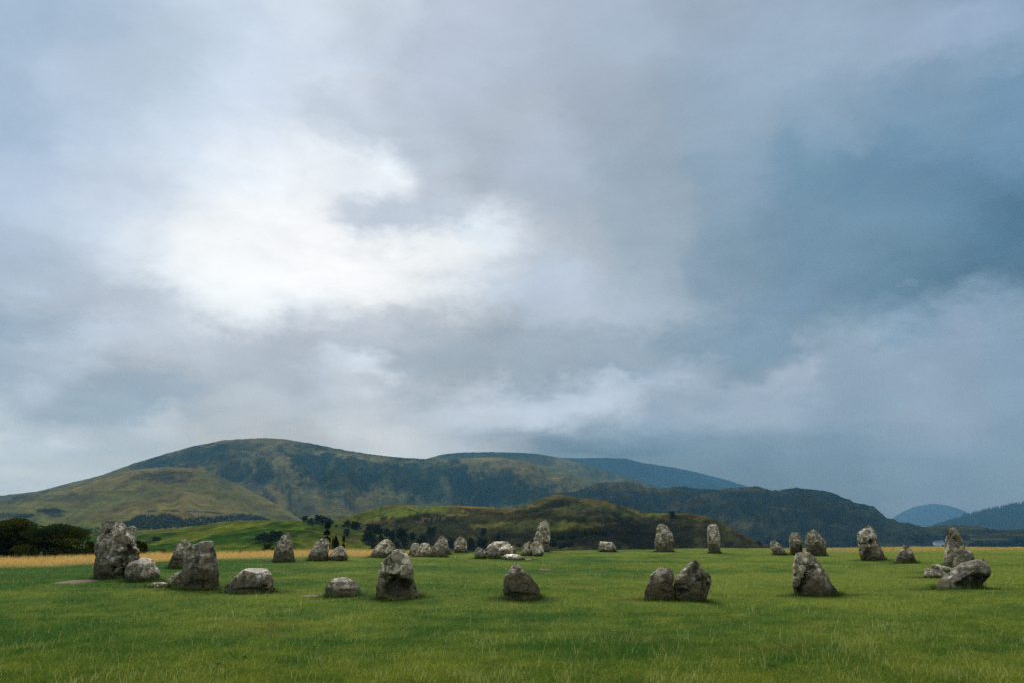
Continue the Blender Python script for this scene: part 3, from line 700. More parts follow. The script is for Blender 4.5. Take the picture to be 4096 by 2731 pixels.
# near hill behind the stones
SK_G = [(1180,2110),(1318,2077),(1402,2061),(1444,2045),(1500,2030),(1561,2018),(1622,2016),(1692,2027),(1760,2022),(1823,2019),(1935,2025),(2029,2034),(2080,2027),(2117,2013),(2150,1998),(2187,1985),(2215,1976),(2243,1978),(2304,1988),(2365,1995),(2421,2002),(2482,2018),(2561,2044),(2608,2048),(2678,2053),(2730,2051),(2795,2058),(2856,2072),(2912,2102),(2973,2140),(3029,2168),(3085,2189),(3160,2225)]
BR = C_BRACKEN
hill('bracken_hill', SK_G, [(1180, 780), (1800, 800), (2215, 700), (2700, 600), (3160, 480)], [(1180, 330), (2200, 290), (3160, 320)], [(1180, -24), (2000, -26), (3160, -36)], 620, 190, 17, 80, C_OLIVE * 0.85, C_HEATH_SHADED * 1.7,
     patches=[(1600,2045,260,26,-3,0.85,C_GRASS * 1.05),(1480,2070,200,18,-8,0.6,C_GRASS),(1900,2035,160,14,2,0.5,C_TAWNY * 0.8),(1500,2085,120,10,0,0.7,BR * 0.8),(2230,1985,110,12,-6,0.6,C_TAWNY * 0.8),(2000,2050,200,16,6,0.5,BR * 0.8),
              (1720,2075,190,26,3,0.8,C_HEATH_SHADED * 0.9),(2400,2010,120,14,12,0.7,C_TAWNY * 0.8),(2420,2040,170,30,6,0.45,C_GRASS * 0.8),(2370,2045,90,26,0,0.6,SCREE * 0.7),(2150,2050,90,18,0,0.7,C_HEATH_SHADED * 0.8),(2290,2085,110,14,0,0.7,C_GRASS * 0.9),(2560,2120,330,70,8,0.92,C_HEATH_SHADED * 0.95),(2480,2155,420,50,6,0.9,C_HEATH_SHADED * 0.9),
              (2750,2060,110,9,4,0.8,BR * 0.7),(2780,2110,150,40,20,0.7,C_HEATH_SHADED),(2960,2135,90,8,32,0.7,BR * 0.7),(2640,2054,80,7,0,0.6,C_GRASS),(2250,2105,150,16,-4,0.6,C_GRASS * 0.8),(2180,2150,260,36,0,0.8,C_HEATH_SHADED * 0.9),(1850,2120,220,40,0,0.6,C_HEATH_SHADED),(1980,2095,130,12,-6,0.7,C_GRASS * 0.9),(1640,2022,150,4,0,0.8,C_TAWNY),(1850,2024,180,4,2,0.8,C_TAWNY),(2090,2030,90,5,-14,0.8,C_TAWNY * 0.9),(1800,2062,170,6,-10,0.7,C_TAWNY * 0.9),(2020,2085,180,7,-14,0.75,C_TAWNY * 0.8),(1560,2062,150,8,-12,0.6,C_GRASS * 1.1),(2340,2100,130,8,-4,0.6,C_TAWNY * 0.7),(2560,2052,70,6,20,0.6,C_TAWNY * 0.8),(1930,2045,120,10,8,0.7,C_HEATH_SHADED * 1.2),(2080,2070,110,14,-8,0.75,C_HEATH_SHADED),(2230,2068,120,12,4,0.7,C_HEATH_SHADED),(1730,2100,160,14,-4,0.6,C_OLIVE * 0.6)],
     steep=(0.34, 0.62, SCREE * 0.6, 0.5), mat=MH_NEAR, rough_sky=1.5, gully=7, hold=0.10)
# green pasture rising on the left
SK_H = [(-600,2160),(-200,2140),(100,2130),(267,2128),(398,2123),(547,2119),(650,2116),(748,2109),(819,2098),(889,2088),(959,2083),(1076,2080),(1140,2079),(1201,2081),(1262,2088),(1327,2098),(1400,2112),(1500,2135),(1620,2160),(1760,2190),(1900,2230)]
hill('green_slope', SK_H, [(-600, 600), (500, 520), (1100, 420), (1900, 380)], [(-600, 190), (1900, 185)], [(-600, -20), (1900, -17)], 420, 130, 3.0, 45, C_LUSH * 0.95, C_GRASS * 0.85,
     patches=[(330,2135,200,8,0,0.8,C_OLIVE * 0.9),(560,2126,260,5,-3,0.7,C_TAWNY * 0.7),(1000,2084,200,4,0,0.6,C_OLIVE),(1200,2130,160,18,-8,0.5,C_HEATH_SHADED),(1450,2150,180,26,12,0.8,C_OLIVE * 0.62),(1600,2180,160,30,12,0.9,C_HEATH_SHADED * 1.1),(1330,2160,160,30,0,0.35,C_OLIVE * 0.7),(600,2168,60,9,0,0.6,C_HEATH_SHADED),(330,2175,160,7,0,0.5,C_OLIVE)],
     mat=MH_GREEN, gully=1.2, hold=0.05)

# valley floor out to the horizon
def build_valley():
    r = np.concatenate([np.linspace(150, 3000, 60), np.geomspace(3200, 10400, 24)])
    a = np.radians(np.linspace(-180, 180, 241))
    Rr, Aa = np.meshgrid(r, a, indexing='ij')
    x, y = (Rr * np.sin(Aa)).ravel(), (Rr * np.cos(Aa)).ravel()
    z = VALLEY_Z + 4.0 * fbm2(x / 400, y / 400, 3)
    n = fbm2(x / 260, y / 120, 3)
    cell = per2(np.floor(x / 170 + 0.3 * n) * 7.7 + 0.5, np.floor(y / 150) * 3.3 + 0.5)
    t = np.clip(0.5 + 1.2 * cell, 0, 1)[:, None]
    c = C_HEATH_SHADED * 0.9 * (1 - t) + C_OLIVE * 0.62 * t
    o = obj('valley_floor', mesh_np('valley_floor', np.stack([x, y, z], -1), grid_faces(len(r), len(a)), 4, MH_MID, True, {'cover': c}))
    tag(o, kind='structure')
build_valley()

# ------------------------------------------------------------------ standing stones
def stone(label, Z, rows, dep=0.8, lean=0.10, q=2.6, moss=0.3, lichen=0.3, pale=0.4, seed=0, cuts=6, rough=1.0, dents=(), flat=0.45, name='standing_stone', cat='standing stone', group='stones of the circle', back=0.0, facets=()):
    ox, oy, s = Z
    r = np.array(rows, float)
    py = oy + r[:, 0] / s; xl = ox + r[:, 1] / s; xr = ox + r[:, 2] / s
    R = np.random.default_rng(100 + seed)
    base = hit((xl[-1] + xr[-1]) / 2, py[-1])
    Yf = base[1] + back
    W = (xr - xl).max() / 2 * Yf / F
    Yc = Yf + dep * W * 0.85
    hpx = py[-1] - py[0]
    big = max(hpx, (xr - xl).max()) / 4.0                # size in the render
    nr = int(np.clip(big * 1.6, 30, 110)); ns = int(np.clip(big * 2.2, 44, 150))
    tt = np.linspace(0, 1, nr) ** 0.9
    yy = py[0] + tt * hpx
    kl = np.interp(yy, py, xl); kr = np.interp(yy, py, xr)
    kx = np.ones(5) / 5
    kl[2:-2] = 0.5 * kl[2:-2] + 0.5 * np.convolve(kl, kx, 'valid'); kr[2:-2] = 0.5 * kr[2:-2] + 0.5 * np.convolve(kr, kx, 'valid')
    hm = hpx * Yc / F
    Yrow = Yc + lean * (1 - tt) * hm
    dl, d2 = ray(kl, yy), ray(kr, yy)
    PL = dl * (Yrow / dl[:, 1])[:, None]; PR = d2 * (Yrow / d2[:, 1])[:, None]
    cx = (PL[:, 0] + PR[:, 0]) / 2; a = (PR[:, 0] - PL[:, 0]) / 2
    zc = CAM_H + (PL[:, 2] + PR[:, 2]) / 2
    rel = np.clip(a / W, 0.02, 1)
    b = dep * W * rel ** 0.55 * (flat + (1 - flat) * sstep(tt, 0, 0.35))
    # continue below the turf
    ne = 6
    zb = float(ground(np.array([cx[-1]]), np.array([Yc]))[0])
    cx = np.concatenate([cx, np.full(ne, cx[-1])]); a = np.concatenate([a, a[-1] * np.linspace(1.0, 0.9, ne)])
    b = np.concatenate([b, np.full(ne, b[-1])]); Yrow = np.concatenate([Yrow, np.full(ne, Yrow[-1])])
    zl = zc[-1]; zc = np.concatenate([zc, zl - np.linspace(0.06, 0.40, ne)])
    th = np.linspace(0, 2 * np.pi, ns, endpoint=False) + 0.0
    ct, st = np.cos(th), np.sin(th)
    qx = np.sign(ct) * np.abs(ct) ** (2 / q); qy = np.sign(st) * np.abs(st) ** (2 / q)
    P = np.zeros((nr + ne, ns, 3))
    P[..., 0] = cx[:, None] + a[:, None] * qx; P[..., 1] = Yrow[:, None] + b[:, None] * qy; P[..., 2] = zc[:, None]
    top = P[0].mean(0) + np.array([0, 0, 0.03 * hm])
    # close the top with shrinking rings
    caps = []
    for f in (0.0, 0.35, 0.7, 0.9):
        ring = top + (P[0] - top) * f; ring[:, 2] = P[0][:, 2].mean() + 0.035 * min(hm, 2 * a[0]) * (1 - f ** 2)
        caps.append(ring)
    P = np.concatenate([np.array(caps), P], 0)
    nR = len(P)
    ctr = np.array([cx.mean(), Yc, zc[:nr].mean()])
    size = max(hm, 2 * W)
    Q = P.reshape(-1, 3) - ctr
    # cleavage planes
    for i in range(cuts + 3):
        n = np.array([R.uniform(-0.95, 0.95), -abs(R.normal(0.8, 0.3)) if i % 4 else abs(R.normal(0.8, 0.3)), R.uniform(-0.35, 0.75)])
        n /= np.linalg.norm(n)
        pj = Q @ n
        d = R.uniform(0.62, 0.90) * np.percentile(pj, 99.5)
        Q = Q - np.maximum(0, pj - d)[:, None] * n * 0.97
    for (fx, fy, fz, fq) in facets:
        n = np.array([fx, fy, fz], float); n /= np.linalg.norm(n)
        pj = Q @ n; d = fq * pj.max()
        Q = Q - np.maximum(0, pj - d)[:, None] * n
    Q = Q.reshape(nR, ns, 3)
    for (zx, zy, rx, rz, dd) in dents:
        PX, PY = proj(Q + ctr)
        tx, ty = ox + zx / s, oy + zy / s
        k = np.exp(-((((PX - tx) * s / rx) ** 2 + ((PY - ty) * s / rz) ** 2) ** 2.6))
        k = k * (Q[..., 1] < 0.2 * b.max())
        Q[..., 1] += k * dd * W
    # bring the outline back to the traced one after the cutting
    for _it in range(2):
        Wp = Q + ctr
        PX, PY = proj(Wp)
        dep_ = Wp[..., 1] * cp + (Wp[..., 2] - CAM_H) * sp
        up = PY < py[-1]
        pt = PY.min()
        PYn = np.where(up, py[-1] - (py[-1] - PY) * hpx / (py[-1] - pt), PY)
        Q[..., 2] += (PY - PYn) * dep_ / F
        nb = nr
        bi = np.clip(((PYn - py[0]) / hpx * nb).astype(int), 0, nb - 1)
        mn = np.full(nb, 1e9); mx_ = np.full(nb, -1e9)
        np.minimum.at(mn, bi.ravel(), PX.ravel()); np.maximum.at(mx_, bi.ravel(), PX.ravel())
        bc = py[0] + (np.arange(nb) + 0.5) / nb * hpx
        ok = (mx_ - mn) > 0.5
        kk = np.array([0.25, 0.5, 0.25])
        mn = np.interp(bc, bc[ok], mn[ok]); mx_ = np.interp(bc, bc[ok], mx_[ok])
        mn = np.convolve(np.pad(mn, 1, mode='edge'), kk, 'valid'); mx_ = np.convolve(np.pad(mx_, 1, mode='edge'), kk, 'valid')
        A0, A1 = np.interp(PYn, bc, mn), np.interp(PYn, bc, mx_)
        T0, T1 = np.interp(PYn, py, xl), np.interp(PYn, py, xr)
        PXn = T0 + (PX - A0) / np.maximum(A1 - A0, 0.5) * (T1 - T0)
        Q[..., 0] += np.clip(PXn - PX, -60, 60) * dep_ / F
    # weathered relief
    gx = np.roll(Q, -1, 1) - np.roll(Q, 1, 1); gy = np.gradient(Q, axis=0)
    nm = np.cross(gx, gy); nm /= np.linalg.norm(nm, axis=-1)[..., None] + 1e-9
    if (nm[nR // 2, ns // 4] * np.array([0, 1, 0])).sum() < 0: nm = -nm
    Pf = Q.reshape(-1, 3); off = R.uniform(0, 200, 3)
    dsp = 0.026 * size * fbm3(Pf / (0.45 * size) + off, 3, 0.5)
    rid = fbm3(Pf / (0.22 * size) + off + 40, 5, 0.55, True)
    dsp += 0.016 * size * (rid - 0.25)
    blk = fbm3(Pf * np.array([1, 1, 1.6]) / (0.13 * size) + off + 90, 4, 0.6)
    dsp += 0.014 * size * np.round(blk * 4) / 4 + 0.006 * size * blk
    tilt = R.uniform(-0.9, 0.9)
    bd = (Pf[:, 2] * math.cos(tilt) + Pf[:, 0] * math.sin(tilt)) / size + 0.10 * fbm3(Pf / (0.5 * size) + off + 7, 3)
    saw = (bd * R.uniform(3.0, 5.5) + off[0]) % 1.0
    dsp += 0.020 * size * (np.where(saw < 0.86, saw * 0.9, (1 - saw) * 5.5) - 0.4) * sstep(fbm3(Pf / (0.35 * size) + off + 70, 2), -0.1, 0.3)
    ck = np.abs(per3(Pf / (0.30 * size) + off + 120))
    dsp -= 0.045 * size * (1 - sstep(ck, 0.0, 0.075)) * sstep(fbm3(Pf / (0.5 * size) + off + 50, 2), -0.05, 0.25)
    lim = np.clip(np.minimum(size, 3 * np.repeat(np.concatenate([np.full(4, a[0]), a]), ns)) / size, 0.25, 1)
    Q = Q + nm * (rough * dsp * lim).reshape(nR, ns)[..., None]
    V = Q.reshape(-1, 3)
    zw = V[:, 2] + ctr[2]
    hgt = np.clip((zw - zb) / max(0.2, hm), -0.3, 1.2)
    org = np.array([cx[nr - 1], Yc, zb])
    V = V + ctr - org
    me = mesh_np(name, V, grid_faces(nR, ns, True), 4, M_STONE, True, {'hgt': hgt})
    me.set_sharp_from_angle(angle=math.radians(38)) if hasattr(me, 'set_sharp_from_angle') else None
    o = obj(name, me, loc=org)
    o['moss'] = float(moss); o['lichen'] = float(lichen); o['pale'] = float(pale)
    tag(o, label, cat, group)
    STONES.append((cx[nr - 1], Yc, a[nr - 1], b[-1], hm, xl[-1], xr[-1], py[-1]))
    return o

Z1 = (360, 2070, 5.228); Z2 = (650, 2130, 6.031); Z3 = (880, 2250, 9.8); Z4 = (1060, 2100, 6.533); Z5 = (1280, 2290, 12.38); Z6 = (1460, 2120, 5.058)
Z7 = (1600, 2110, 7.84); Z8 = (1870, 2060, 6.533); Z9 = (1990, 2230, 8.252); ZA = (2560, 2220, 7.35); ZB = (2370, 2060, 4.276); ZC = (3060, 2090, 8.4); ZD = (3150, 2180, 6.817)
ZE = (3400, 2080, 7.84); ZF = (3660, 2080, 5.227)

stone('huge dark standing stone with a pale ledge near its top, beside the bare soil patch', Z1, [(60,340,430),(80,270,640),(120,240,720),(200,225,775),(300,180,800),(400,150,880),(500,125,940),(600,108,965),(640,105,1010),(720,105,1030),(850,105,1030),(950,100,1000),(1080,85,830),(1200,80,790),(1290,90,780)],
      dep=0.75, moss=0.22, lichen=0.35, pale=0.34, seed=1, q=2.8, cuts=8, facets=[(-0.35,-0.9,0.1,0.86),(0.5,-0.4,0.75,0.86)], dents=[(730,690,80,110,0.5),(640,830,90,110,0.55),(560,960,80,90,0.5),(470,1080,70,70,0.35),(700,1200,90,120,0.55),(350,360,60,100,0.2),(330,520,40,70,-0.1),(880,800,90,110,0.25),(560,1180,60,60,-0.1)], rough=1.1)
stone('rounded grey stone peeking out behind the right shoulder of the huge stone', Z1, [(160,850,920),(200,790,970),(260,760,990),(370,760,985),(500,760,968),(800,760,965),(1120,760,965)], dep=0.6, moss=0.2, lichen=0.2, pale=0.55, seed=2)
stone('squat block with a wet white flat top leaning on the huge stone', Z1, [(832,1060,1230),(870,1010,1320),(930,840,1370),(1000,750,1395),(1060,735,1440),(1150,730,1470),(1250,735,1475),(1340,750,1475)], dep=0.75, flat=0.85, q=3.2, moss=0.25, lichen=0.35, pale=0.5, seed=3, facets=[(0.08,-0.42,0.9,0.80),(-0.15,-1,0.12,0.86)], dents=[(1150,1240,70,60,-0.12)], rough=0.8)
stone('low flat slab lying in the turf between the squat block and the tall flat-faced stone', Z1, [(1342,1440,1560),(1365,1300,1610),(1400,1190,1580),(1450,1160,1420)], dep=0.6, flat=0.9, moss=0.05, lichen=0.3, pale=0.8, seed=4, facets=[(0.1,-0.3,0.95,0.8)], name='fallen_slab', cat='stone slab', rough=0.5, cuts=3)
stone('olive stone with sloping left side standing behind the tall flat-faced stone', Z2, [(150,490,550),(200,445,660),(250,420,680),(320,310,690),(400,285,690),(500,260,700),(600,210,700),(700,160,700),(780,120,700),(860,110,700)], dep=0.6, moss=0.45, lichen=0.25, pale=0.5, seed=5)
stone('small hunched stone tucked against the left foot of the tall flat-faced stone', Z2, [(930,370,470),(980,290,500),(1050,200,500),(1130,155,500),(1230,135,470),(1320,130,440)], dep=0.7, moss=0.3, lichen=0.3, pale=0.45, seed=6, name='boulder', cat='boulder')
stone('tall flat-faced stone with slanting top and dark rusty base', Z2, [(185,1020,1230),(210,940,1245),(270,750,1255),(330,640,1265),(400,605,1270),(500,555,1285),(600,510,1300),(700,500,1325),(800,495,1340),(900,480,1345),(1000,470,1350),(1100,440,1350),(1200,410,1350),(1300,340,1350),(1380,310,1350)], dep=0.6, q=3.2, moss=0.38, lichen=0.25, pale=0.36, seed=7, cuts=3, lean=0.06, facets=[(0.05,-1,0.06,0.80),(-0.8,-0.6,0.2,0.86)], dents=[(700,420,110,50,0.10),(900,1230,260,110,0.12)])
stone('low wide wedge-shaped boulder with a pale flat top and mossy orange front', Z3, [(200,1080,1250),(225,1010,1830),(290,900,1920),(350,840,1950),(450,740,2010),(550,600,2040),(650,500,2060),(750,390,2090),(850,240,2130),(950,130,2165),(1040,60,2170),(1120,40,2140),(1200,60,2110)], dep=0.62, flat=0.8, lean=0.35, moss=0.5, lichen=0.35, pale=0.42, seed=8, name='boulder', cat='boulder', q=2.8, facets=[(0.05,-0.34,0.94,0.86),(0.1,-1,0.25,0.82)], dents=[(1250,1060,620,110,0.16),(1720,900,110,60,0.2)], cuts=4)
stone('pointed grey stone curving to a rounded tip, between golden grass strips', Z4, [(200,590,640),(230,510,670),(270,450,690),(350,390,695),(450,310,705),(520,270,715),(650,250,720),(700,240,745),(800,225,755),(900,215,770),(970,195,785)], dep=0.6, moss=0.35, lichen=0.3, pale=0.45, seed=9)
stone('leaning stone thickly speckled with white lichen in front of the conifer', Z4, [(340,1580,1625),(365,1400,1650),(420,1360,1670),(500,1290,1680),(580,1240,1680),(680,1180,1670),(760,1145,1660),(850,1130,1640),(930,1100,1620)], dep=0.6, moss=0.25, lichen=0.85, pale=0.42, seed=10)
stone('low angular olive boulder with an undercut left end, right of the speckled leaning stone', Z4, [(545,1930,2030),(570,1870,2060),(640,1790,2090),(720,1745,2130),(780,1690,2165),(850,1620,2160),(890,1660,2160),(930,1740,2080)], dep=0.7, moss=0.3, lichen=0.3, pale=0.55, seed=11, name='boulder', cat='boulder')
stone('small round-backed boulder alone on the near turf', Z5, [(215,940,1180),(250,830,1380),(310,620,1500),(400,510,1650),(500,455,1780),(600,400,1870),(700,310,1940),(800,280,1975),(900,265,1980),(980,270,1995),(1080,300,1960),(1200,340,1880)], dep=0.72, flat=0.7, lean=0.3, q=2.3, moss=0.4, lichen=0.45, pale=0.55, seed=12, name='boulder', cat='boulder', facets=[(-0.15,-0.42,0.88,0.86)], dents=[(1250,880,250,70,0.10)], cuts=5)
stone('big bulging grey stone with a dark undercut hollow on its front', Z6, [(375,660,740),(400,610,790),(450,545,830),(520,470,890),(600,390,920),(660,330,945),(740,300,980),(850,275,980),(950,270,985),(1050,265,1015),(1110,250,1030),(1180,235,1045),(1280,222,1110),(1400,230,1120)], dep=0.72, moss=0.36, lichen=0.4, pale=0.60, seed=13, q=2.5, lean=0.02, cuts=4, dents=[(640,1160,260,190,0.60),(540,960,170,80,0.40),(800,1060,150,80,0.3)])
stone('broad dome-shaped stone with a blue-white lichen patch, behind the bulging grey stone', Z6, [(180,400,510),(220,340,540),(280,260,585),(340,210,610),(400,170,615),(460,130,600),(520,105,560),(550,95,530)], dep=0.6, moss=0.25, lichen=0.6, pale=0.68, seed=14)
stone('left stone of a leaning lichen-covered pair, just right of the bulging grey stone', Z7, [(460,500,560),(490,390,600),(550,360,620),(620,330,600),(700,300,560),(780,280,520),(870,260,470)], dep=0.6, moss=0.15, lichen=0.55, pale=0.5, seed=15)
stone('right stone of a leaning lichen-covered pair, whitened along its foot', Z7, [(460,720,820),(490,670,900),(550,640,940),(620,590,975),(700,550,985),(800,490,960),(880,430,930),(905,420,900)], dep=0.5, moss=0.05, lichen=0.9, pale=0.7, seed=16)
stone('tall dark peaked stone standing behind a smaller pointed stone', Z7, [(235,1290,1350),(280,1240,1400),(350,1190,1460),(430,1130,1500),(520,1100,1520),(620,1080,1540),(720,1080,1550),(830,1080,1560)], dep=0.5, moss=0.3, lichen=0.25, pale=0.5, seed=17)
stone('pointed stone with a white lichen blotch in front of the dark peaked stone', Z7, [(430,1220,1280),(480,1120,1310),(560,1060,1350),(640,1020,1390),(720,990,1420),(800,960,1440),(870,930,1460),(920,915,1480)], dep=0.5, moss=0.35, lichen=0.55, pale=0.5, seed=18)
stone('rounded tombstone-like stone with a pale left edge, standing alone before dark trees', Z7, [(275,1870,1930),(310,1820,1990),(380,1760,2050),(450,1710,2085),(510,1680,2095),(600,1690,2100),(700,1710,2105),(770,1740,2110)], dep=0.55, moss=0.2, lichen=0.35, pale=0.65, seed=19)
stone('small round stone at the left end of the central cluster', Z8, [(830,260,320),(870,220,380),(930,195,430),(1000,190,480),(1060,195,495),(1130,205,450)], dep=0.7, moss=0.25, lichen=0.3, pale=0.5, seed=20, name='boulder', cat='boulder')
stone('broad pale smooth boulder at the back of the central cluster', Z8, [(675,760,900),(695,680,1020),(740,600,1110),(790,530,1150),(850,500,1180),(950,500,1200),(1010,520,1200)], dep=0.6, moss=0.0, lichen=0.25, pale=0.95, seed=21, name='boulder', cat='boulder', rough=0.6, q=2.2)
stone('dark hunched stone in front of the pale smooth boulder of the central cluster', Z8, [(770,620,700),(800,570,740),(870,520,780),(950,510,820),(1020,520,880),(1080,505,895),(1130,495,880)], dep=0.7, moss=0.3, lichen=0.2, pale=0.4, seed=22)
stone('tiny stone wedged between the round stone and the dark hunched stone', Z8, [(855,470,510),(880,445,530),(950,440,540),(1020,450,540)], dep=0.7, moss=0.2, lichen=0.3, pale=0.6, seed=23, name='boulder', cat='boulder')
stone('brown stone with a gleaming white sloping top in the central cluster', Z8, [(755,1050,1090),(790,960,1140),(830,890,1190),(880,815,1210),(920,812,1215),(980,850,1210),(1040,900,1160)], dep=0.7, flat=0.85, lean=0.5, moss=0.1, lichen=0.3, pale=0.7, seed=24, rough=0.7, facets=[(-0.25,-0.5,0.85,0.75)])
stone('small mossy stone at the right end of the central cluster', Z8, [(770,1150,1200),(800,1130,1240),(870,1130,1265),(930,1130,1260),(985,1130,1230)], dep=0.6, moss=0.4, lichen=0.2, pale=0.6, seed=25, name='boulder', cat='boulder')
stone('white flat slab with a grassy end lying in front of the central cluster', Z8, [(1005,1080,1280),(1030,970,1340),(1080,925,1430),(1130,940,1460),(1165,960,1450)], dep=0.5, flat=0.9, lean=0.6, moss=0.1, lichen=0.3, pale=0.95, seed=26, name='fallen_slab', cat='stone slab', rough=0.6, cuts=3, facets=[(-0.1,-0.35,0.93,0.8)])
stone('left of two rounded speckled lumps at the foot of the tall pillar stone', Z8, [(665,1600,1640),(700,1560,1680),(740,1490,1700),(800,1450,1710),(900,1420,1710),(1000,1398,1700),(1060,1420,1680)], dep=0.6, moss=0.15, lichen=0.5, pale=0.6, seed=27)
stone('right of two rounded speckled lumps at the foot of the tall pillar stone', Z8, [(672,1770,1830),(700,1700,1880),(740,1680,1920),(800,1672,1960),(900,1680,1990),(960,1690,2000),(1020,1720,1980),(1060,1760,1930)], dep=0.6, moss=0.1, lichen=0.6, pale=0.75, seed=28)
stone('tall layered pillar stone rising against the bracken hill', Z8, [(122,2010,2050),(160,1930,2090),(200,1885,2120),(300,1860,2140),(400,1820,2155),(480,1780,2165),(600,1740,2160),(700,1735,2150),(800,1760,2140),(900,1800,2120),(950,1820,2110)], dep=0.6, moss=0.2, lichen=0.2, pale=0.55, seed=29, dents=[(1990,520,40,90,0.2),(2030,800,60,90,0.3),(1890,300,20,200,-0.1)])
stone('triangular stone with one white lichen badge and orange moss, centre of the near row', Z9, [(180,580,650),(220,540,690),(300,420,770),(400,360,860),(500,300,960),(560,245,1040),(650,235,1120),(750,230,1200),(850,215,1290),(950,205,1350),(1050,190,1380),(1150,180,1405),(1250,170,1430),(1350,172,1470),(1400,180,1450)], dep=0.68, moss=0.62, lichen=0.22, pale=0.42, seed=30, q=2.4, cuts=4, facets=[(-0.55,-0.8,0.3,0.80),(0.6,-0.65,0.5,0.80)], lean=0.25, dents=[(650,1250,400,110,0.12)])
stone('left stone of the touching near pair, square-topped and dark', ZA, [(345,620,740),(380,540,870),(430,470,960),(500,390,980),(590,290,1000),(700,275,1005),(800,225,1000),(900,165,1000),(1000,135,1000),(1100,130,1000),(1250,120,1000),(1330,150,1000)], dep=0.7, q=3.0, flat=0.7, moss=0.55, lichen=0.12, pale=0.36, seed=31, cuts=6, lean=0.12, facets=[(-0.15,-0.5,0.85,0.80),(-0.05,-1,0.1,0.85),(-0.8,-0.6,0.1,0.84)])
stone('right stone of the touching near pair, peaked with a grey sloping left face', ZA, [(130,1590,1640),(180,1510,1690),(250,1400,1760),(320,1320,1820),(420,1230,1880),(500,1170,1980),(600,1060,2075),(700,1010,2085),(800,1000,2078),(900,995,2050),(1000,995,2020),(1100,1000,1990),(1250,1010,1950),(1350,1060,1840)], dep=0.7, q=2.8, moss=0.45, lichen=0.2, pale=0.38, seed=32, cuts=8, lean=0.0, facets=[(-0.62,-0.45,0.62,0.80),(0.12,-1,-0.05,0.80),(0.75,-0.5,0.4,0.85)], dents=[(1600,700,260,330,0.22),(1250,1050,150,70,0.35),(2000,800,60,250,0.2)])
stone('low oblong boulder alone on the far edge of the turf', ZB, [(440,125,170),(460,115,340),(500,108,370),(550,105,400),(590,110,410),(625,130,390)], dep=0.6, moss=0.2, lichen=0.3, pale=0.6, seed=33, name='boulder', cat='boulder')
stone('left of two upright far-edge pillars, broad and lichen-mottled with a chipped corner', ZB, [(138,1145,1190),(160,1115,1240),(210,1100,1310),(260,1095,1355),(330,1090,1370),(400,1075,1385),(470,1065,1392),(550,1070,1385),(630,1060,1390)], dep=0.6, moss=0.3, lichen=0.6, pale=0.55, seed=34, dents=[(1350,510,40,50,0.25)])
stone('right of two upright far-edge pillars, narrow with a mossy top', ZB, [(143,2060,2110),(170,1985,2135),(200,1970,2150),(260,1962,2165),(350,1962,2185),(450,1970,2185),(550,1975,2185),(650,1985,2190)], dep=0.7, q=3.0, moss=0.25, lichen=0.4, pale=0.55, seed=35)
stone('small stone slumped to the right, left of the two-headed upright stones', ZC, [(570,255,300),(600,215,350),(660,175,430),(720,170,510),(800,190,570),(880,210,630),(950,240,670),(1020,250,720),(1080,300,745)], dep=0.5, moss=0.25, lichen=0.3, pale=0.55, seed=36)
stone('narrow notched stone standing left of a broad peaked dark stone', ZC, [(300,980,1080),(330,900,1130),(380,855,1165),(450,840,1175),(540,815,1190),(600,810,1240),(680,815,1265),(780,825,1270),(900,840,1260),(1000,850,1250),(1075,860,1230)], dep=0.6, moss=0.35, lichen=0.25, pale=0.5, seed=37, dents=[(1190,920,60,140,0.3)])
stone('broad peaked dark stone behind the leaning shark-fin stone', ZC, [(210,1580,1640),(250,1530,1700),(320,1420,1780),(400,1370,1850),(470,1335,1910),(560,1340,1990),(640,1345,2050),(720,1350,2055),(820,1370,2070),(920,1400,2070),(1020,1440,2065),(1120,1500,2055)], dep=0.55, moss=0.35, lichen=0.35, pale=0.40, seed=38)
stone('leaning shark-fin stone with a dark diagonal crack down its front', ZD, [(158,440,510),(180,390,570),(225,240,650),(280,215,720),(340,190,790),(420,165,840),(500,160,890),(600,155,960),(700,155,1020),(800,150,1080),(900,145,1130),(1000,142,1190),(1100,145,1260),(1200,155,1330),(1300,200,1400),(1385,260,1435)], dep=0.6, moss=0.32, lichen=0.35, pale=0.5, seed=39, cuts=4, lean=0.1, facets=[(0.72,-0.4,0.55,0.88),(-0.3,-1,0.1,0.84)], dents=[(650,680,130,120,0.5),(520,850,80,110,0.5),(430,1010,80,120,0.5),(350,1230,90,130,0.45),(210,820,50,60,0.25)])
stone('largest upright stone on the right, split by a ledge with a black hole', ZE, [(160,560,630),(190,500,680),(260,420,750),(330,310,790),(400,255,825),(500,248,845),(600,245,855),(660,250,870),(760,265,930),(850,270,970),(950,275,1010),(1050,290,1050),(1150,330,1085),(1255,400,1110)], dep=0.6, moss=0.2, lichen=0.3, pale=0.52, seed=40, facets=[(-0.4,-0.5,0.75,0.85),(0.0,-1,0.1,0.82)], dents=[(720,720,75,80,0.6),(650,980,90,90,0.45),(430,780,170,30,0.25),(310,960,45,70,0.3),(560,1100,60,120,0.3)])
stone('small conical stone with a knob on top, right of the split upright stone', ZE, [(738,1700,1780),(770,1665,1820),(830,1660,1860),(890,1640,1920),(950,1560,1950),(1050,1490,1990),(1150,1450,2030),(1250,1432,2070),(1350,1440,2095)], dep=0.6, moss=0.35, lichen=0.2, pale=0.45, seed=41, dents=[(1950,1270,90,90,0.15)])
stone('tall tapering stone with a dark hollow above a smaller block', ZF, [(135,700,780),(160,675,860),(200,665,890),(300,645,950),(400,635,990),(500,628,1020),(600,620,1045),(700,612,1050),(800,608,1050),(900,605,1045),(960,605,1030)], dep=0.7, moss=0.15, lichen=0.3, pale=0.43, seed=42, dents=[(890,540,130,120,0.6)])
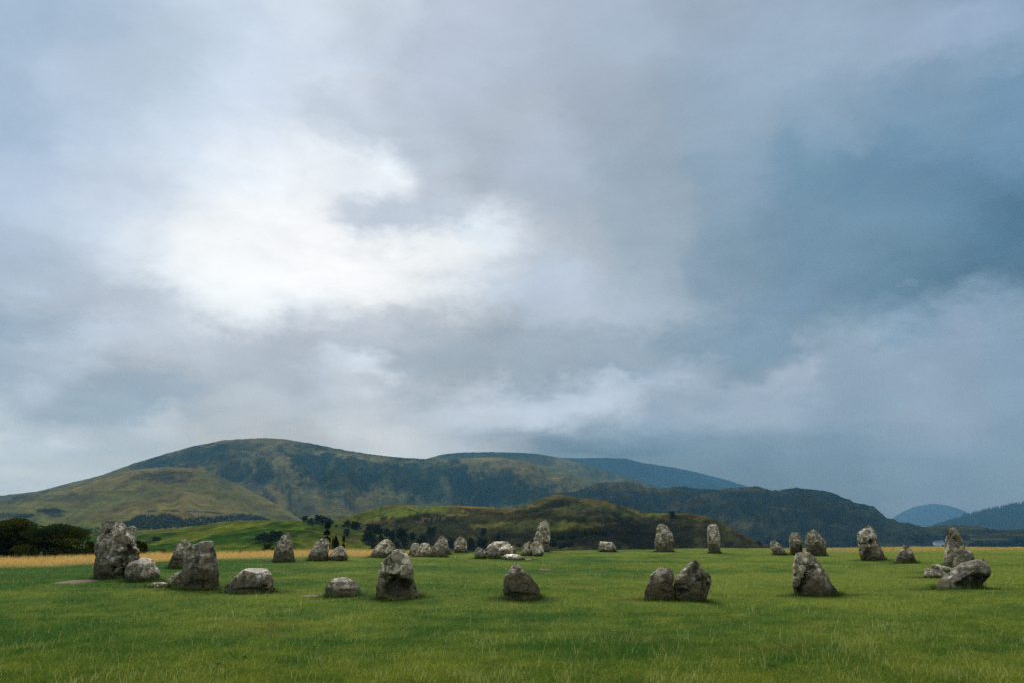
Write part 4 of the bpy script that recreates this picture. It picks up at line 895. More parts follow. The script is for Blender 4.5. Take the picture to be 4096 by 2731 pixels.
stone('rough dark block leaning on the foot of the tall tapering stone', ZF, [(600,890,980),(630,850,1130),(670,835,1200),(730,825,1225),(800,815,1250),(880,790,1250),(985,770,1230)], dep=0.7, moss=0.15, lichen=0.3, pale=0.32, seed=43, rough=1.2)
stone('upper of two narrow slabs lying beside the big tilted slab', ZF, [(915,380,470),(940,345,590),(980,330,740),(1010,360,800),(1050,430,790),(1090,480,760)], dep=0.35, flat=0.8, lean=0.4, moss=0.1, lichen=0.3, pale=0.6, seed=44, name='fallen_slab', cat='stone slab', rough=0.6, cuts=3)
stone('lower of two narrow slabs lying beside the big tilted slab', ZF, [(1003,210,330),(1030,200,470),(1080,190,640),(1120,180,700),(1160,190,640),(1200,220,560)], dep=0.35, flat=0.8, lean=0.4, moss=0.1, lichen=0.35, pale=0.55, seed=45, name='fallen_slab', cat='stone slab', rough=0.6, cuts=3)
stone('big tilted slab with a black overhanging right underside, rightmost near stone', ZF, [(800,1360,1420),(820,1270,1450),(850,1120,1490),(900,970,1520),(960,870,1545),(1020,800,1580),(1080,720,1585),(1150,620,1570),(1200,560,1530),(1260,520,1490),(1320,470,1430),(1380,410,1395),(1435,380,1385)], dep=0.45, flat=0.7, lean=0.35, moss=0.2, lichen=0.3, pale=0.27, seed=46, name='fallen_slab', cat='stone slab', q=2.8, cuts=3, facets=[(-0.30,-0.55,0.78,0.70),(0.25,-0.95,-0.35,0.72)], dents=[(1330,1290,300,150,0.75),(1050,1330,200,90,0.4)])

build_field()

# ------------------------------------------------------------------ bare earth
SOIL = []
def soil(px, py, wpx, hpx, seed):
    c = hit(px, py)
    k = c[1] / F
    a = wpx / 2 * k
    y0 = hit(px, py + hpx / 2)[1]; y1 = hit(px, py - hpx / 2)[1]
    b = (y1 - y0) / 2; cy = (y0 + y1) / 2
    th = np.linspace(0, 2 * np.pi, 40, endpoint=False)
    rr = 1 + 0.28 * fbm2(np.cos(th) * 1.4 + seed, np.sin(th) * 1.4, 3)
    V = [np.array([[c[0], cy]])]
    for f in (0.35, 0.7, 1.0):
        V.append(np.stack([c[0] + a * f * rr * np.cos(th), cy + b * f * rr * np.sin(th)], -1))
    V = np.concatenate(V)
    z = ground(V[:, 0], V[:, 1]) + 0.006
    z[1 + 80:] -= 0.02
    z += 0.012 * fbm2(V[:, 0] * 4, V[:, 1] * 4, 3)
    me = bpy.data.meshes.new('bare_soil')
    fs = [(0, 1 + i, 1 + (i + 1) % 40) for i in range(40)]
    for r in range(2):
        fs += [(1 + r * 40 + i, 1 + (r + 1) * 40 + i, 1 + (r + 1) * 40 + (i + 1) % 40, 1 + r * 40 + (i + 1) % 40) for i in range(40)]
    me.from_pydata([(V[i, 0], V[i, 1], z[i]) for i in range(len(V))], [], fs); me.materials.append(M_SOIL)
    for p in me.polygons: p.use_smooth = True
    o = obj('bare_soil', me); tag(o, kind='structure')
    SOIL.append((c[0], cy, a, b))
soil(318, 2324, 176, 22, 1); soil(1240, 2381, 90, 9, 2); soil(2112, 2235, 34, 7, 3); soil(1880, 2216, 40, 6, 4); soil(2180, 2276, 70, 4, 5)

# ------------------------------------------------------------------ grass
def blades(name, x, y, h, w, lean, col, seg=1, seed=0, curl=0.5):
    n = len(x); R = np.random.default_rng(seed)
    z = ground(x, y)
    a = R.uniform(0, 2 * np.pi, n)
    fx, fy = np.cos(a), np.sin(a)                  # width direction
    la = R.uniform(0, 2 * np.pi, n)
    lx, ly = np.cos(la) * lean * h + 0.12 * h, np.sin(la) * lean * h
    B = np.stack([x, y, z], -1)
    Wd = np.stack([fx * w / 2, fy * w / 2, np.zeros(n)], -1)
    if seg == 1:
        T = B + np.stack([lx, ly, h], -1)
        V = np.stack([B - Wd, B + Wd, T], 1).reshape(-1, 3)
        Fc = np.arange(3 * n).reshape(n, 3)
        C = np.repeat(col, 3, axis=0)
        return V, Fc, C
    V = []; 
    for k in range(seg):
        t = k / seg
        P = B + np.stack([lx * t ** 1.6, ly * t ** 1.6, h * (t - curl * 0.25 * t * t)], -1)
        V += [P - Wd * (1 - 0.6 * t), P + Wd * (1 - 0.6 * t)]
    T = B + np.stack([lx, ly, h * (1 - curl * 0.25)], -1)
    V.append(T)
    V = np.stack(V, 1); m = V.shape[1]
    base = (np.arange(n) * m)[:, None]
    fs = []
    for k in range(seg - 1):
        fs += [[2 * k, 2 * k + 1, 2 * k + 2], [2 * k + 1, 2 * k + 3, 2 * k + 2]]
    fs.append([2 * seg - 2, 2 * seg - 1, 2 * seg])
    Fc = (base[:, None, :] + np.array(fs)[None]).reshape(-1, 3)
    return V.reshape(-1, 3), Fc, np.repeat(col, m, axis=0)

def off_soil(x, y):
    k = np.ones(len(x), bool)
    for (cx, cy, a, b) in SOIL:
        k &= (((x - cx) / a) ** 2 + ((y - cy) / b) ** 2) > 0.62 + 0.5 * fbm2(x / 0.5, y / 0.5, 3)
    return k

def scatter(n, far=0.62, seed=0, y0=7.5, y1=58.0, xm=0.80):
    """points on the field, denser towards the viewer's side of it as eye-level perspective needs"""
    R = np.random.default_rng(seed)
    u = R.uniform(0, 1, n)
    p = 1.0 + far
    y = (y0 ** -p + u * (y1 ** -p - y0 ** -p)) ** (-1 / p) if p > 0 else y0 + u * (y1 - y0)
    x = R.uniform(-1, 1, n) * (xm * y + 2.0)
    return x, y

def build_grass():
    R = np.random.default_rng(11)
    parts = []
    # short sward
    x, y = scatter(820000, 0.25, 1)
    k = (y < edge_y(x) + 4.5) & off_soil(x, y); x, y = x[k], y[k]
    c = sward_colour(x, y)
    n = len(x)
    clump = fbm2(x / 0.35, y / 0.35, 3)
    h = np.clip(0.045 + 0.03 * clump + 0.012 * R.normal(size=n), 0.02, 0.12)
    d, band = dry_amount(x, y)
    h = h * (1 + 3.2 * band)
    w = np.maximum(0.006, 0.00042 * y) * R.uniform(0.7, 1.3, n)
    v = R.uniform(0.55, 1.5, n)[:, None]
    warm = (R.uniform(0, 1, n) < 0.18)[:, None]
    c = np.where(warm, c * np.array([1.7, 1.25, 1.0]) , c) * v
    parts.append(blades('', x, y, h, w, 1.05, np.clip(c, 0, 0.8), 1, 2))
    # tussock ends and pale seeding stems standing proud of the sward
    x, y = scatter(70000, 0.40, 3, 7.5, 42)
    pr = sstep(fbm2(x / 0.9, y / 1.2, 3) + 0.6 * fbm2(x / 4 + 9, y / 5, 2), 0.05, 0.55)
    k = (R.uniform(0, 1, len(x)) < 0.10 + 0.9 * pr) & (y < edge_y(x) - 1) & off_soil(x, y); x, y = x[k], y[k]; n = len(x)
    h = R.gamma(4, 0.026, n) + 0.05
    t = R.uniform(0, 1, n)[:, None]
    c = (1 - t) * np.array([0.42, 0.46, 0.10]) + t * np.array([0.78, 0.68, 0.26])
    parts.append(blades('', x, y, h, np.maximum(0.0034, 0.00024 * y), 0.45, c * R.uniform(0.7, 1.2, n)[:, None], 3, 4))
    # longer turf hugging the foot of every stone where the mower and the sheep miss it
    for i, (cx, Yc, a, b, hm, xl, xr, py) in enumerate(STONES):
        m = int(np.clip(1100 * a * 22 / Yc, 300, 4200))
        th = R.uniform(0, 2 * np.pi, m)
        rr = 1 + np.abs(R.normal(0, 0.16, m)) * min(1, 0.5 / max(a, 0.1))
        x = cx + (a * 0.97) * rr * np.cos(th); y = Yc + (b * 0.97) * rr * np.sin(th)
        k = off_soil(x, y); x, y = x[k], y[k]; m = len(x)
        h = R.uniform(0.06, 0.19, m)
        c = np.array([0.085, 0.150, 0.025]) * R.uniform(0.35, 1.5, m)[:, None]
        parts.append(blades('', x, y, h, np.maximum(0.007, 0.0004 * y), 0.6, c, 1, 50 + i))
    # tall golden grass along the brow
    m = 190000
    x = R.uniform(-48, 52, m); y = edge_y(x) + R.uniform(-9, 3.0, m)
    d, band = dry_amount(x, y)
    k = (R.uniform(0, 1, m) < band ** 1.5 * np.clip(0.75 + 1.2 * fbm2(x / 1.4 + 2, y / 1.0, 3), 0.1, 1)) ; x, y, band = x[k], y[k], band[k]; n = len(x)
    left = x < 0
    h = np.where(left, R.uniform(0.09, 0.27, n), R.uniform(0.05, 0.16, n)) * (0.5 + 0.5 * band) * (1 + 0.35 * fbm2(x / 0.9, y / 0.9, 2))
    t = R.uniform(0, 1, n)[:, None]
    c = (1 - t) * np.array([0.60, 0.38, 0.12]) + t * np.array([0.90, 0.60, 0.22])
    parts.append(blades('', x, y, h, np.full(n, 0.011), 0.30, c * R.uniform(0.9, 1.12, n)[:, None], 1, 5))
    V, Fc, C, o = [], [], [], 0
    for v, f, c in parts:
        V.append(v); Fc.append(f + o); C.append(c); o += len(v)
    me = mesh_np('grass', np.concatenate(V), np.concatenate(Fc), 3, M_BLADE, False, {'tint': np.concatenate(C)})
    tag(obj('grass', me), 'short grazed grass with pale stems and a golden fringe', kind='stuff')
build_grass()

# ------------------------------------------------------------------ trees
def leaf_cloud(R, clumps, n, size, flat=0.6):
    """clumps: (k,4) centre + radius; returns small leaf-spray faces spread through the clumps' outer volume"""
    k = len(clumps)
    w = clumps[:, 3] ** 2; idx = R.choice(k, n, p=w / w.sum())
    d = R.normal(size=(n, 3)); d /= np.linalg.norm(d, axis=1)[:, None]
    r = clumps[idx, 3] * R.uniform(0.25, 1, n) ** 0.45
    C = clumps[idx, :3] + d * r[:, None] * np.array([1, 1, flat])
    s = size * R.uniform(0.6, 1.4, n)
    a = R.normal(size=(n, 3)); a /= np.linalg.norm(a, axis=1)[:, None]
    b = np.cross(a, R.normal(size=(n, 3))); b /= np.linalg.norm(b, axis=1)[:, None] + 1e-9
    V = np.stack([C - a * s[:, None], C + b * s[:, None] * 0.6, C + a * s[:, None], C - b * s[:, None] * 0.6], 1)
    tone = R.uniform(0.4, 1.7, k)[idx] * R.uniform(0.7, 1.3, n)
    hue = R.uniform(0, 1, k)[idx]
    T = np.stack([tone * (0.85 + 0.5 * hue), tone, tone * (1.1 - 0.35 * hue)], -1)
    return V.reshape(-1, 3), np.arange(4 * n).reshape(n, 4), np.repeat(T, 4, axis=0)

def tube_mesh(paths, seg=7):
    V, Fc = [], []; o = 0
    for pts, rad in paths:
        pts = np.array(pts, float); m = len(pts)
        th = np.linspace(0, 2 * np.pi, seg, endpoint=False)
        tang = np.gradient(pts, axis=0); tang /= np.linalg.norm(tang, axis=1)[:, None] + 1e-9
        for i in range(m):
            u = np.cross(tang[i], [0.31, 0.9, 0.2]); u /= np.linalg.norm(u); v = np.cross(tang[i], u)
            V.append(pts[i] + rad[i] * (np.cos(th)[:, None] * u + np.sin(th)[:, None] * v))
        Fc.append(grid_faces(m, seg, True) + o); o += m * seg
    return np.concatenate(V), np.concatenate(Fc)

def tree_meshes(seed, H=1.0, Wd=1.0, n=1400, leaf=0.045, nl=9, mat=None, low=0.12, trunk=0.035, flat=0.75, wind=0.0):
    """unit tree (height about 1, crown width about 1): trunk mesh, crown mesh"""
    R = np.random.default_rng(seed)
    paths = [([(0, 0, -0.08), (0.01, 0, 0.12), (R.uniform(-.03, .03), R.uniform(-.03, .03), 0.35), (R.uniform(-.05, .05), 0, 0.62)], [trunk * 1.3, trunk, trunk * 0.8, trunk * 0.35])]
    cl = []
    for i in range(nl):
        a = i * 2.4 + R.uniform(-.4, .4); t = (i + 0.5) / nl
        z = low + 0.16 + (0.78 - low) * t
        rr = 0.34 * math.sqrt(max(0.05, 1 - ((z - 0.48) / 0.50) ** 2)) * R.uniform(0.75, 1.05)
        e = np.array([rr * math.cos(a) + wind * z, rr * math.sin(a), z])
        cl.append([*e, R.uniform(0.14, 0.22) if nl < 20 else R.uniform(0.08, 0.19)])
        s = np.array([0, 0, max(0.14, z - 0.28)])
        mid = (s + e) / 2 + np.array([0, 0, -0.02])
        paths.append(([s, mid, e], [trunk * 0.5, trunk * 0.35, trunk * 0.12]))
    cl.append([wind * 0.6, 0, 0.55, 0.27]); cl.append([wind * 0.8, 0, 0.80, 0.18])
    V, Fc = tube_mesh(paths, 6)
    tm = mesh_np('trunk', V, Fc, 4, M_BARK, True)
    V, Fc, T = leaf_cloud(R, np.array(cl), n, leaf, flat)
    cm = mesh_np('crown', V, Fc, 4, mat or M_LEAF, False, {'tint': T})
    return tm, cm

def conifer_meshes(seed, n=900, mat=None):
    R = np.random.default_rng(seed)
    V, Fc = tube_mesh([([(0, 0, -0.05), (0, 0, 0.4), (0.005, 0, 0.98)], [0.025, 0.017, 0.004])], 6)
    tm = mesh_np('trunk', V, Fc, 4, M_BARK, True)
    z = R.uniform(0.06, 1, n) ; layer = np.floor(z * 13) / 13
    z2 = layer + (z - layer) * 0.55
    rad = 0.27 * (1 - layer) ** 0.85 * R.uniform(0.25, 1.0, n) ** 0.6 * (0.75 + 0.35 * np.sin(layer * 41))
    a = R.uniform(0, 2 * np.pi, n)
    C = np.stack([rad * np.cos(a), rad * np.sin(a), z2 - 0.16 * rad], -1)
    out = np.stack([np.cos(a), np.sin(a), np.full(n, -0.35)], -1); side = np.stack([-np.sin(a), np.cos(a), np.zeros(n)], -1)
    s = 0.05 * R.uniform(0.6, 1.3, n)[:, None]
    V = np.stack([C - out * s, C + side * s * 0.5, C + out * s, C - side * s * 0.5], 1).reshape(-1, 3)
    T = np.repeat((R.uniform(0.6, 1.4, n)[:, None] * np.array([1, 1, 1])), 4, axis=0)
    return tm, mesh_np('crown', V, np.arange(4 * n).reshape(n, 4), 4, mat or M_NEEDLE, False, {'tint': T})

VARS = [tree_meshes(20 + i, n=1500, leaf=0.042, low=0.02) for i in range(6)]
def tree(P, h, w, label, group=None, var=0, rot=0.0, name='tree', cat='tree', meshes=None):
    tm, cm = meshes or VARS[var % len(VARS)]
    r = bpy.data.objects.new(name, None); COL.objects.link(r)
    r.location = P; r.rotation_euler = (0, 0, rot); r.scale = (w, w, h)
    r.empty_display_size = 0.3
    tag(r, label, cat, group)
    obj('trunk', tm, r); obj('crown', cm, r)
    return r

def place(h, px, py, hpx, wpx, label, group=None, var=0, **kw):
    P = on_hill(h, px, py) if h else hit(px, py)
    dist = P[1] * cp + (P[2] - CAM_H) * sp
    m = dist / F
    return tree(P - np.array([0, 0, 0.06 * hpx * m]), hpx * m * 1.2, wpx * m * 1.28, label, group, var, rot=var * 1.3, **kw)

# hillside trees: x, base y, height, width in a local view of the photograph, label
def L(zx, zy): return 1180 + zx / 3.267, 2030 + zy / 3.267
HT = [(122,182,72,95,'leftmost tree on the skyline of the green slope'),(210,222,82,80,'round tree just below the skyline, second from the left on the green slope'),
(300,206,102,112,'tallest tree of the skyline clump on the green slope'),(375,218,92,112,'middle tree of the skyline clump on the green slope'),(440,239,86,112,'right-hand low tree ending the skyline clump on the green slope'),
(535,242,26,32,'tiny bush right of the skyline clump on the green slope'),(682,241,90,97,'lone round tree in the gap right of the skyline clump'),(785,242,94,92,'left tree of a touching pair above the dark wood'),(832,266,96,106,'right tree of a touching pair above the dark wood'),
(665,356,80,92,'lone dark tree in the middle of the green slope'),(955,462,152,182,'broad dark tree with layered crown above the dome-shaped stone'),(955,345,52,66,'small tree peeping over the broad layered tree'),
(985,302,102,104,'dark tree at the upper left corner of the hillside wood'),(995,222,50,80,'topmost small tree at the left of the hillside wood'),(1080,332,116,122,'paler tree beside the upper left corner of the hillside wood'),(1075,236,46,82,'low tree behind the paler tree of the hillside wood'),
(1165,292,86,68,'narrow tree in the upper row of the hillside wood'),(1235,312,96,102,'broad tree right of the narrow one in the upper row of the wood'),(1205,392,102,78,'left tree of the middle row in the hillside wood'),(1265,432,126,98,'tall tree of the middle row above the bulging grey stone'),
(1375,402,106,102,'round grey-green tree in the centre of the hillside wood'),(1435,322,132,172,'biggest tree crowning the hillside wood'),(1440,382,116,78,'narrow tree below the biggest tree of the hillside wood'),(1545,406,112,98,'tree at the right end of the middle row of the wood'),
(1425,506,122,102,'lowest tree of the hillside wood, above the leaning pair'),(1690,452,122,102,'tree over the gap between the leaning pair and the dark peaked stone'),(1780,392,132,132,'tree with two humps left of the dark peaked stone top'),(1870,332,82,102,'small tree high up behind the dark peaked stone'),
(1990,392,102,72,'narrow tree between the peaked stone and the tombstone-like stone'),(2090,402,112,112,'tree above and left of the tombstone-like stone'),(2200,422,122,112,'tree directly behind the tombstone-like stone'),(2040,522,122,102,'low tree in the gap left of the tombstone-like stone'),
(2290,522,112,92,'low tree right of the tombstone-like stone'),(1020,562,78,72,'dark bush by the fence post left of the dome-shaped stone'),(1345,505,70,70,'bush low in the wood behind the bulging grey stone'),(1130,420,60,60,'small bush between the layered tree and the middle row'),(1610,480,70,70,'bush between the lowest tree and the stone gap')]
for i, (zx, zy, h, w, lb) in enumerate(HT):
    px, py = L(zx, zy)
    hl = 'green_slope' if px < 1700 and zy < 999 else 'bracken_hill'
    place(hl, px, py, h / 3.267, w / 3.267, lb, 'trees on the hillside', i)
# scrub behind the central cluster and along the foot of the bracken hill
def L8(zx, zy): return 1870 + zx / 6.533, 2060 + zy / 6.533
for i, (zx, zy, h, w, lb) in enumerate([(420,560,200,160,'dark tree above the round stone of the central cluster'),(380,900,290,290,'broad dark bush left of the pale smooth boulder'),(820,640,180,130,'dark tree rising behind the pale smooth boulder'),(1330,930,170,170,'dark bush right of the mossy stone of the central cluster'),(90,900,220,190,'dark bush at the left of the central cluster'),(2250,900,330,200,'dark bush right of the tall layered pillar stone')]):
    px, py = L8(zx, zy)
    place('bracken_hill', px, py, h / 6.533, w / 6.533, lb, 'trees on the hillside', i + 2)
place('bracken_hill', 2689, 2077, 29, 26, 'lone tree on the crest of the bracken hill between the two far-edge pillars', None, 4)
for i, (px, py, h, w) in enumerate(sorted([(2240,2170,26,44),(2290,2160,24,46),(2330,2165,30,50),(2375,2150,26,48),(2210,2185,28,50),(2260,2195,26,60),(2420,2140,20,34),(2160,2192,22,40)])):
    place('bracken_hill', px, py, h, w, nth(i, 'dark scrub bush on the bracken hill right of the pillar stone'), 'scrub bushes on the bracken hill', i, name='bush', cat='bush')
place('green_slope', 625, 2164, 17, 36, 'dark gorse bush on a bare patch in the middle of the green slope', None, 3, name='bush', cat='bush')
place('green_slope', 1052, 2165, 32, 66, 'dark bush in a row behind the pointed grey stone, the left one', None, 1, name='bush', cat='bush')
place('green_slope', 1100, 2160, 34, 56, 'dark bush in a row behind the pointed grey stone, the right one', None, 2, name='bush', cat='bush')

# trees of the valley floor on the right
def valley_pt(px, py):
    best = None
    for h in ('craggy_hill', 'low_ridge', 'bracken_hill'):
        H = HILLS[h]; e = (H.px - px) ** 2 + ((H.py - py) * 1.5) ** 2; i = int(np.argmin(e))
        if e[i] < 90 and (best is None or H.V[i, 1] < best[1]): best = H.V[i].copy()
    if best is not None: return best
    d = ray(px, py); k = (VALLEY_Z - CAM_H) / d[2]; return d * k + np.array([0, 0, CAM_H])
def vtree(px, py, h, w, label, group, i):
    P = valley_pt(px, py); m = P[1] / F
    tree(P - np.array([0, 0, 1.0]), h * m, w * m, label, group, i, rot=i * 0.9)
VT = [(3075,2172,30,36,'round tree above the small slumped stone in the valley'),(3037,2176,20,28,'small tree left of the round tree behind the slumped stone'),(3118,2178,24,34,'tree between the slumped stone and the notched stone'),(3150,2186,24,36,'tree hugging the left side of the notched stone')]
for i, v in enumerate(VT): vtree(*v, None, i)
RV = np.random.default_rng(5)
for i in range(12):
    vtree(3300 + i * 14 + RV.uniform(-5, 5), 2190 - 4 * math.sin(i), 12 + RV.uniform(0, 8), 26 + RV.uniform(0, 14), nth(i, 'dark tree in the belt below the left white cottage'), 'tree belt below the left cottage', i)
for i in range(5):
    vtree(3385 + i * 13, 2170 + (i % 2) * 5, 22 + RV.uniform(0, 6), 24 + RV.uniform(0, 8), nth(i, 'dark tree in the clump right of the left white cottage'), 'tree clump beside the left cottage', i)
for i in range(11):
    vtree(3600 + i * 13.5 + RV.uniform(-4, 4), 2160 + RV.uniform(-4, 14), 18 + RV.uniform(0, 12), 24 + RV.uniform(0, 12), nth(i, 'dark tree in the wood left of the long white farmhouse'), 'trees left of the farmhouse', i)
for i in range(5):
    vtree(3778 + i * 22, 2158 + RV.uniform(-3, 8), 20 + RV.uniform(0, 8), 24 + RV.uniform(0, 8), nth(i, 'dark tree in the row behind the tall tapering stone'), 'trees behind the tapering stone', i)
for i in range(17):
    vtree(3885 + i * 14 + RV.uniform(-4, 4), 2184 - (6 if i > 12 else 0) + RV.uniform(-3, 3), 15 + RV.uniform(0, 9) + (14 if i in (12, 13, 14) else 0), 22 + RV.uniform(0, 10), nth(i, 'dark tree in the belt right of the tall tapering stone'), 'tree belt on the far right', i)

# white cottages
def boxmesh(name, x0, x1, y0, y1, z0, z1, mat):
    me = bpy.data.meshes.new(name)
    v = [(x, y, z) for x in (x0, x1) for y in (y0, y1) for z in (z0, z1)]
    me.from_pydata(v, [], [(0, 1, 3, 2), (4, 6, 7, 5), (0, 4, 5, 1), (2, 3, 7, 6), (0, 2, 6, 4), (1, 5, 7, 3)]); me.materials.append(mat); return me
def cottage(px, py, wpx, hpx, label, nw):
    P = valley_pt(px, py); m = P[1] / F
    r = bpy.data.objects.new('cottage', None); COL.objects.link(r); r.location = P + np.array([0, -3.0, 1.2]); r.rotation_euler = (0, 0, 0.12)
    tag(r, label, 'cottage', 'white cottages in the valley')
    Wd, Hh = wpx * m, hpx * m
    wl = obj('wall', boxmesh('wall', -Wd / 2, Wd / 2, -3.5, 3.5, -4.0, Hh, M_WHITE), r)
    for i in range(nw):
        x = -Wd / 2 + Wd * (i + 0.5) / nw
        obj('window', boxmesh('window', x - 0.5, x + 0.5, -3.58, -3.45, Hh * 0.42, Hh * 0.75, M_GLASS), wl)
    me = bpy.data.meshes.new('roof'); o_, t_ = 0.4, Hh * 0.6
    me.from_pydata([(-Wd / 2 - o_, -4, Hh), (Wd / 2 + o_, -4, Hh), (Wd / 2 + o_, 4, Hh), (-Wd / 2 - o_, 4, Hh), (-Wd / 2 - o_, 0, Hh + t_), (Wd / 2 + o_, 0, Hh + t_)], [], [(0, 1, 5, 4), (2, 3, 4, 5), (0, 4, 3), (1, 2, 5), (0, 3, 2, 1)])
    me.materials.append(M_SLATE); rf = obj('roof', me, r)
    obj('chimney', boxmesh('chimney', Wd * 0.36, Wd * 0.36 + 1.0, -0.5, 0.5, Hh + t_ * 0.6, Hh + t_ + 1.2, M_WHITE), rf)
cottage(3331, 2161, 22, 5, 'small white cottage between the broad peaked stone and the split upright stone', 3)
cottage(3750, 2176, 38, 7, 'long white farmhouse left of the tall tapering stone', 5)
cottage(3407, 2166, 11, 5, 'tiny white cottage just left of the split upright stone', 2)

# dark windswept trees beyond the brow at far left
def near_tree(px, py_base, hpx, wpx, depth, label, seed, n, mat, low=0.0, name='tree', cat='tree', wind=0.1, leaf=0.02, flat=0.36, nl=34):
    d = ray(px, py_base); k = depth / d[1]
    P = d * k + np.array([0, 0, CAM_H]); m = depth / F
    gz = float(ground(np.array([P[0]]), np.array([depth]))[0])
    base = np.array([P[0], depth, min(gz, P[2])])
    H = (P[2] - base[2]) + hpx * m
    return tree(base, H, wpx * m, label, None, 0, 0.4 * seed, name, cat, tree_meshes(seed, n=n, leaf=leaf, nl=nl, mat=mat, low=low, flat=flat, wind=wind, trunk=0.03))
near_tree(20, 2250, 178, 330, 56, 'left of two dark windswept trees behind the golden grass', 61, 26000, M_LEAF_NEAR, leaf=0.015, nl=70, low=-0.22)
near_tree(180, 2246, 152, 330, 55, 'right of two dark windswept trees behind the golden grass, with a bent trunk', 62, 24000, M_LEAF_NEAR, leaf=0.015, nl=70, low=-0.22)
near_tree(-150, 2250, 190, 320, 60, 'dark tree at the left picture edge beyond the windswept pair', 66, 6000, M_LEAF_NEAR, leaf=0.025, nl=18)
near_tree(352, 2236, 74, 56, 52, 'green shrub just left of the huge dark standing stone', 63, 3500, M_LEAF_LIGHT, name='shrub', cat='shrub', leaf=0.04, wind=0)
near_tree(556, 2232, 70, 66, 52, 'dark shrub just right of the huge dark standing stone', 64, 3500, M_LEAF_NEAR, name='shrub', cat='shrub', leaf=0.04, wind=0)
near_tree(652, 2228, 34, 46, 52, 'thin sapling on the brow between the squat block and the olive stone', 65, 700, M_LEAF_LIGHT, name='sapling', cat='sapling', leaf=0.05, wind=0)
near_tree(610, 2230, 14, 76, 53, 'low hedge bush behind the squat block with the white top', 67, 1500, M_LEAF_NEAR, name='bush', cat='bush', leaf=0.05, wind=0)
near_tree(1070, 2222, 54, 66, 62, 'green shrub left of the pointed grey stone', 68, 4000, M_LEAF_LIGHT, name='shrub', cat='shrub', leaf=0.04, wind=0)
def near_conifer(px, py, hpx, wpx, depth, label, seed):
    d = ray(px, py); k = depth / d[1]; P = d * k + np.array([0, 0, CAM_H]); m = depth / F
    gz = float(ground(np.array([P[0]]), np.array([depth]))[0]); z = min(gz, P[2])
    tree(np.array([P[0], depth, z]), (P[2] - z + hpx * m) * 1.06, wpx * m * 3.0, label, None, 0, 0, 'conifer', 'conifer', conifer_meshes(seed, 3200))
near_conifer(1303, 2230, 122, 58, 75, 'dark conifer behind the speckled leaning stone', 71)
near_tree(1338, 2225, 84, 46, 80, 'dark rounded tree touching the conifer on its right', 72, 3000, M_LEAF, leaf=0.05, wind=0)
near_conifer(1372, 2215, 60, 32, 90, 'small dark conifer right of the speckled leaning stone', 73)

# plantations: conifer woods too far to count
def wood(name, regions, hill_name, hpx, label, mat, seed, dens=0.012):
    R = np.random.default_rng(seed)
    V, Fc, T, o = [], [], [], 0
    for poly in regions:
        P = np.array(poly, float)
        x0, x1 = P[:, 0].min(), P[:, 0].max()
        top = P[P[:, 2] == 0]; bot = P[P[:, 2] == 1]
        n = int((x1 - x0) * np.mean(np.interp(np.linspace(x0, x1, 20), bot[:, 0], bot[:, 1]) - np.interp(np.linspace(x0, x1, 20), top[:, 0], top[:, 1])) * dens * 4)
        for _ in range(n):
            px = R.uniform(x0, x1)
            ya, yb = np.interp(px, top[:, 0], top[:, 1]), np.interp(px, bot[:, 0], bot[:, 1])
            py = R.uniform(ya + hpx * 0.8, max(yb, ya + hpx * 0.85))
            b = on_hill(hill_name, px, py)
            m = math.hypot(b[0], b[1]) / F
            h = hpx * m * R.uniform(0.7, 1.2); r = h * R.uniform(0.2, 0.3)
            seg = 6
            th = np.arange(seg) * 2 * np.pi / seg + R.uniform(0, 1)
            tone = R.uniform(0.6, 1.5)
            for lay in range(3):
                zb = h * (0.08 + 0.27 * lay); zt = min(h, zb + h * 0.5); rr = r * (1 - 0.27 * lay)
                ring = np.stack([b[0] + rr * np.cos(th), b[1] + rr * np.sin(th), np.full(seg, b[2] + zb)], -1)
                V.append(np.vstack([ring, [[b[0], b[1], b[2] + zt]]]))
                Fc.append(np.stack([np.arange(seg), (np.arange(seg) + 1) % seg, np.full(seg, seg)], -1) + o); o += seg + 1
                T.append(np.full((seg + 1, 3), tone))
    me = mesh_np(name, np.concatenate(V), np.concatenate(Fc), 3, mat, False, {'tint': np.concatenate(T)})
    tag(obj(name, me), label, kind='stuff')
S4 = lambda pts: [(480 + x / 3.675, 2020 + y / 3.675, k) for x, y, k in pts]
wood('conifer_plantation', [S4([(60,220,0),(170,215,0),(60,330,1),(170,330,1)]), S4([(170,180,0),(300,130,0),(480,120,0),(550,150,0),(580,110,0),(720,110,0),(860,140,0),(910,190,0),(170,345,1),(500,355,1),(910,330,1)]),
     S4([(910,190,0),(1080,180,0),(1180,135,0),(1280,150,0),(1400,190,0),(910,320,1),(1200,300,1),(1400,255,1)]), S4([(1390,160,0),(1560,140,0),(1760,115,0),(1950,120,0),(2080,160,0),(2200,200,0),(1390,250,1),(1700,225,1),(2200,215,1)])],
     'mountain_shoulder', 9, 'dark conifer plantation along the foot of the mountain', M_NEEDLE_FAR, 5, 0.035)
wood('hillside_wood', [[(148,2036,0),(200,2026,0),(265,2040,0),(148,2046,1),(265,2048,1)], [(60,2056,0),(130,2050,0),(60,2072,1),(130,2068,1)], [(335,2110,0),(370,2112,0),(335,2126,1),(370,2126,1)], [(383,2106,0),(400,2106,0),(383,2120,1),(400,2120,1)]],
     'mountain_shoulder', 6, 'small dark woods scattered low on the mountain shoulder', M_NEEDLE_FAR, 6, 0.02)
wood('ridge_wood', [[(3850,2050,0),(3955,2026,0),(4096,1996,0),(4250,1972,0),(3850,2064,1),(3955,2046,1),(4096,2022,1),(4250,2000,1)]], 'forested_hill', 9, 'conifers lining the crest of the hazy forested hill', M_NEEDLE_FAR, 8, 0.01)

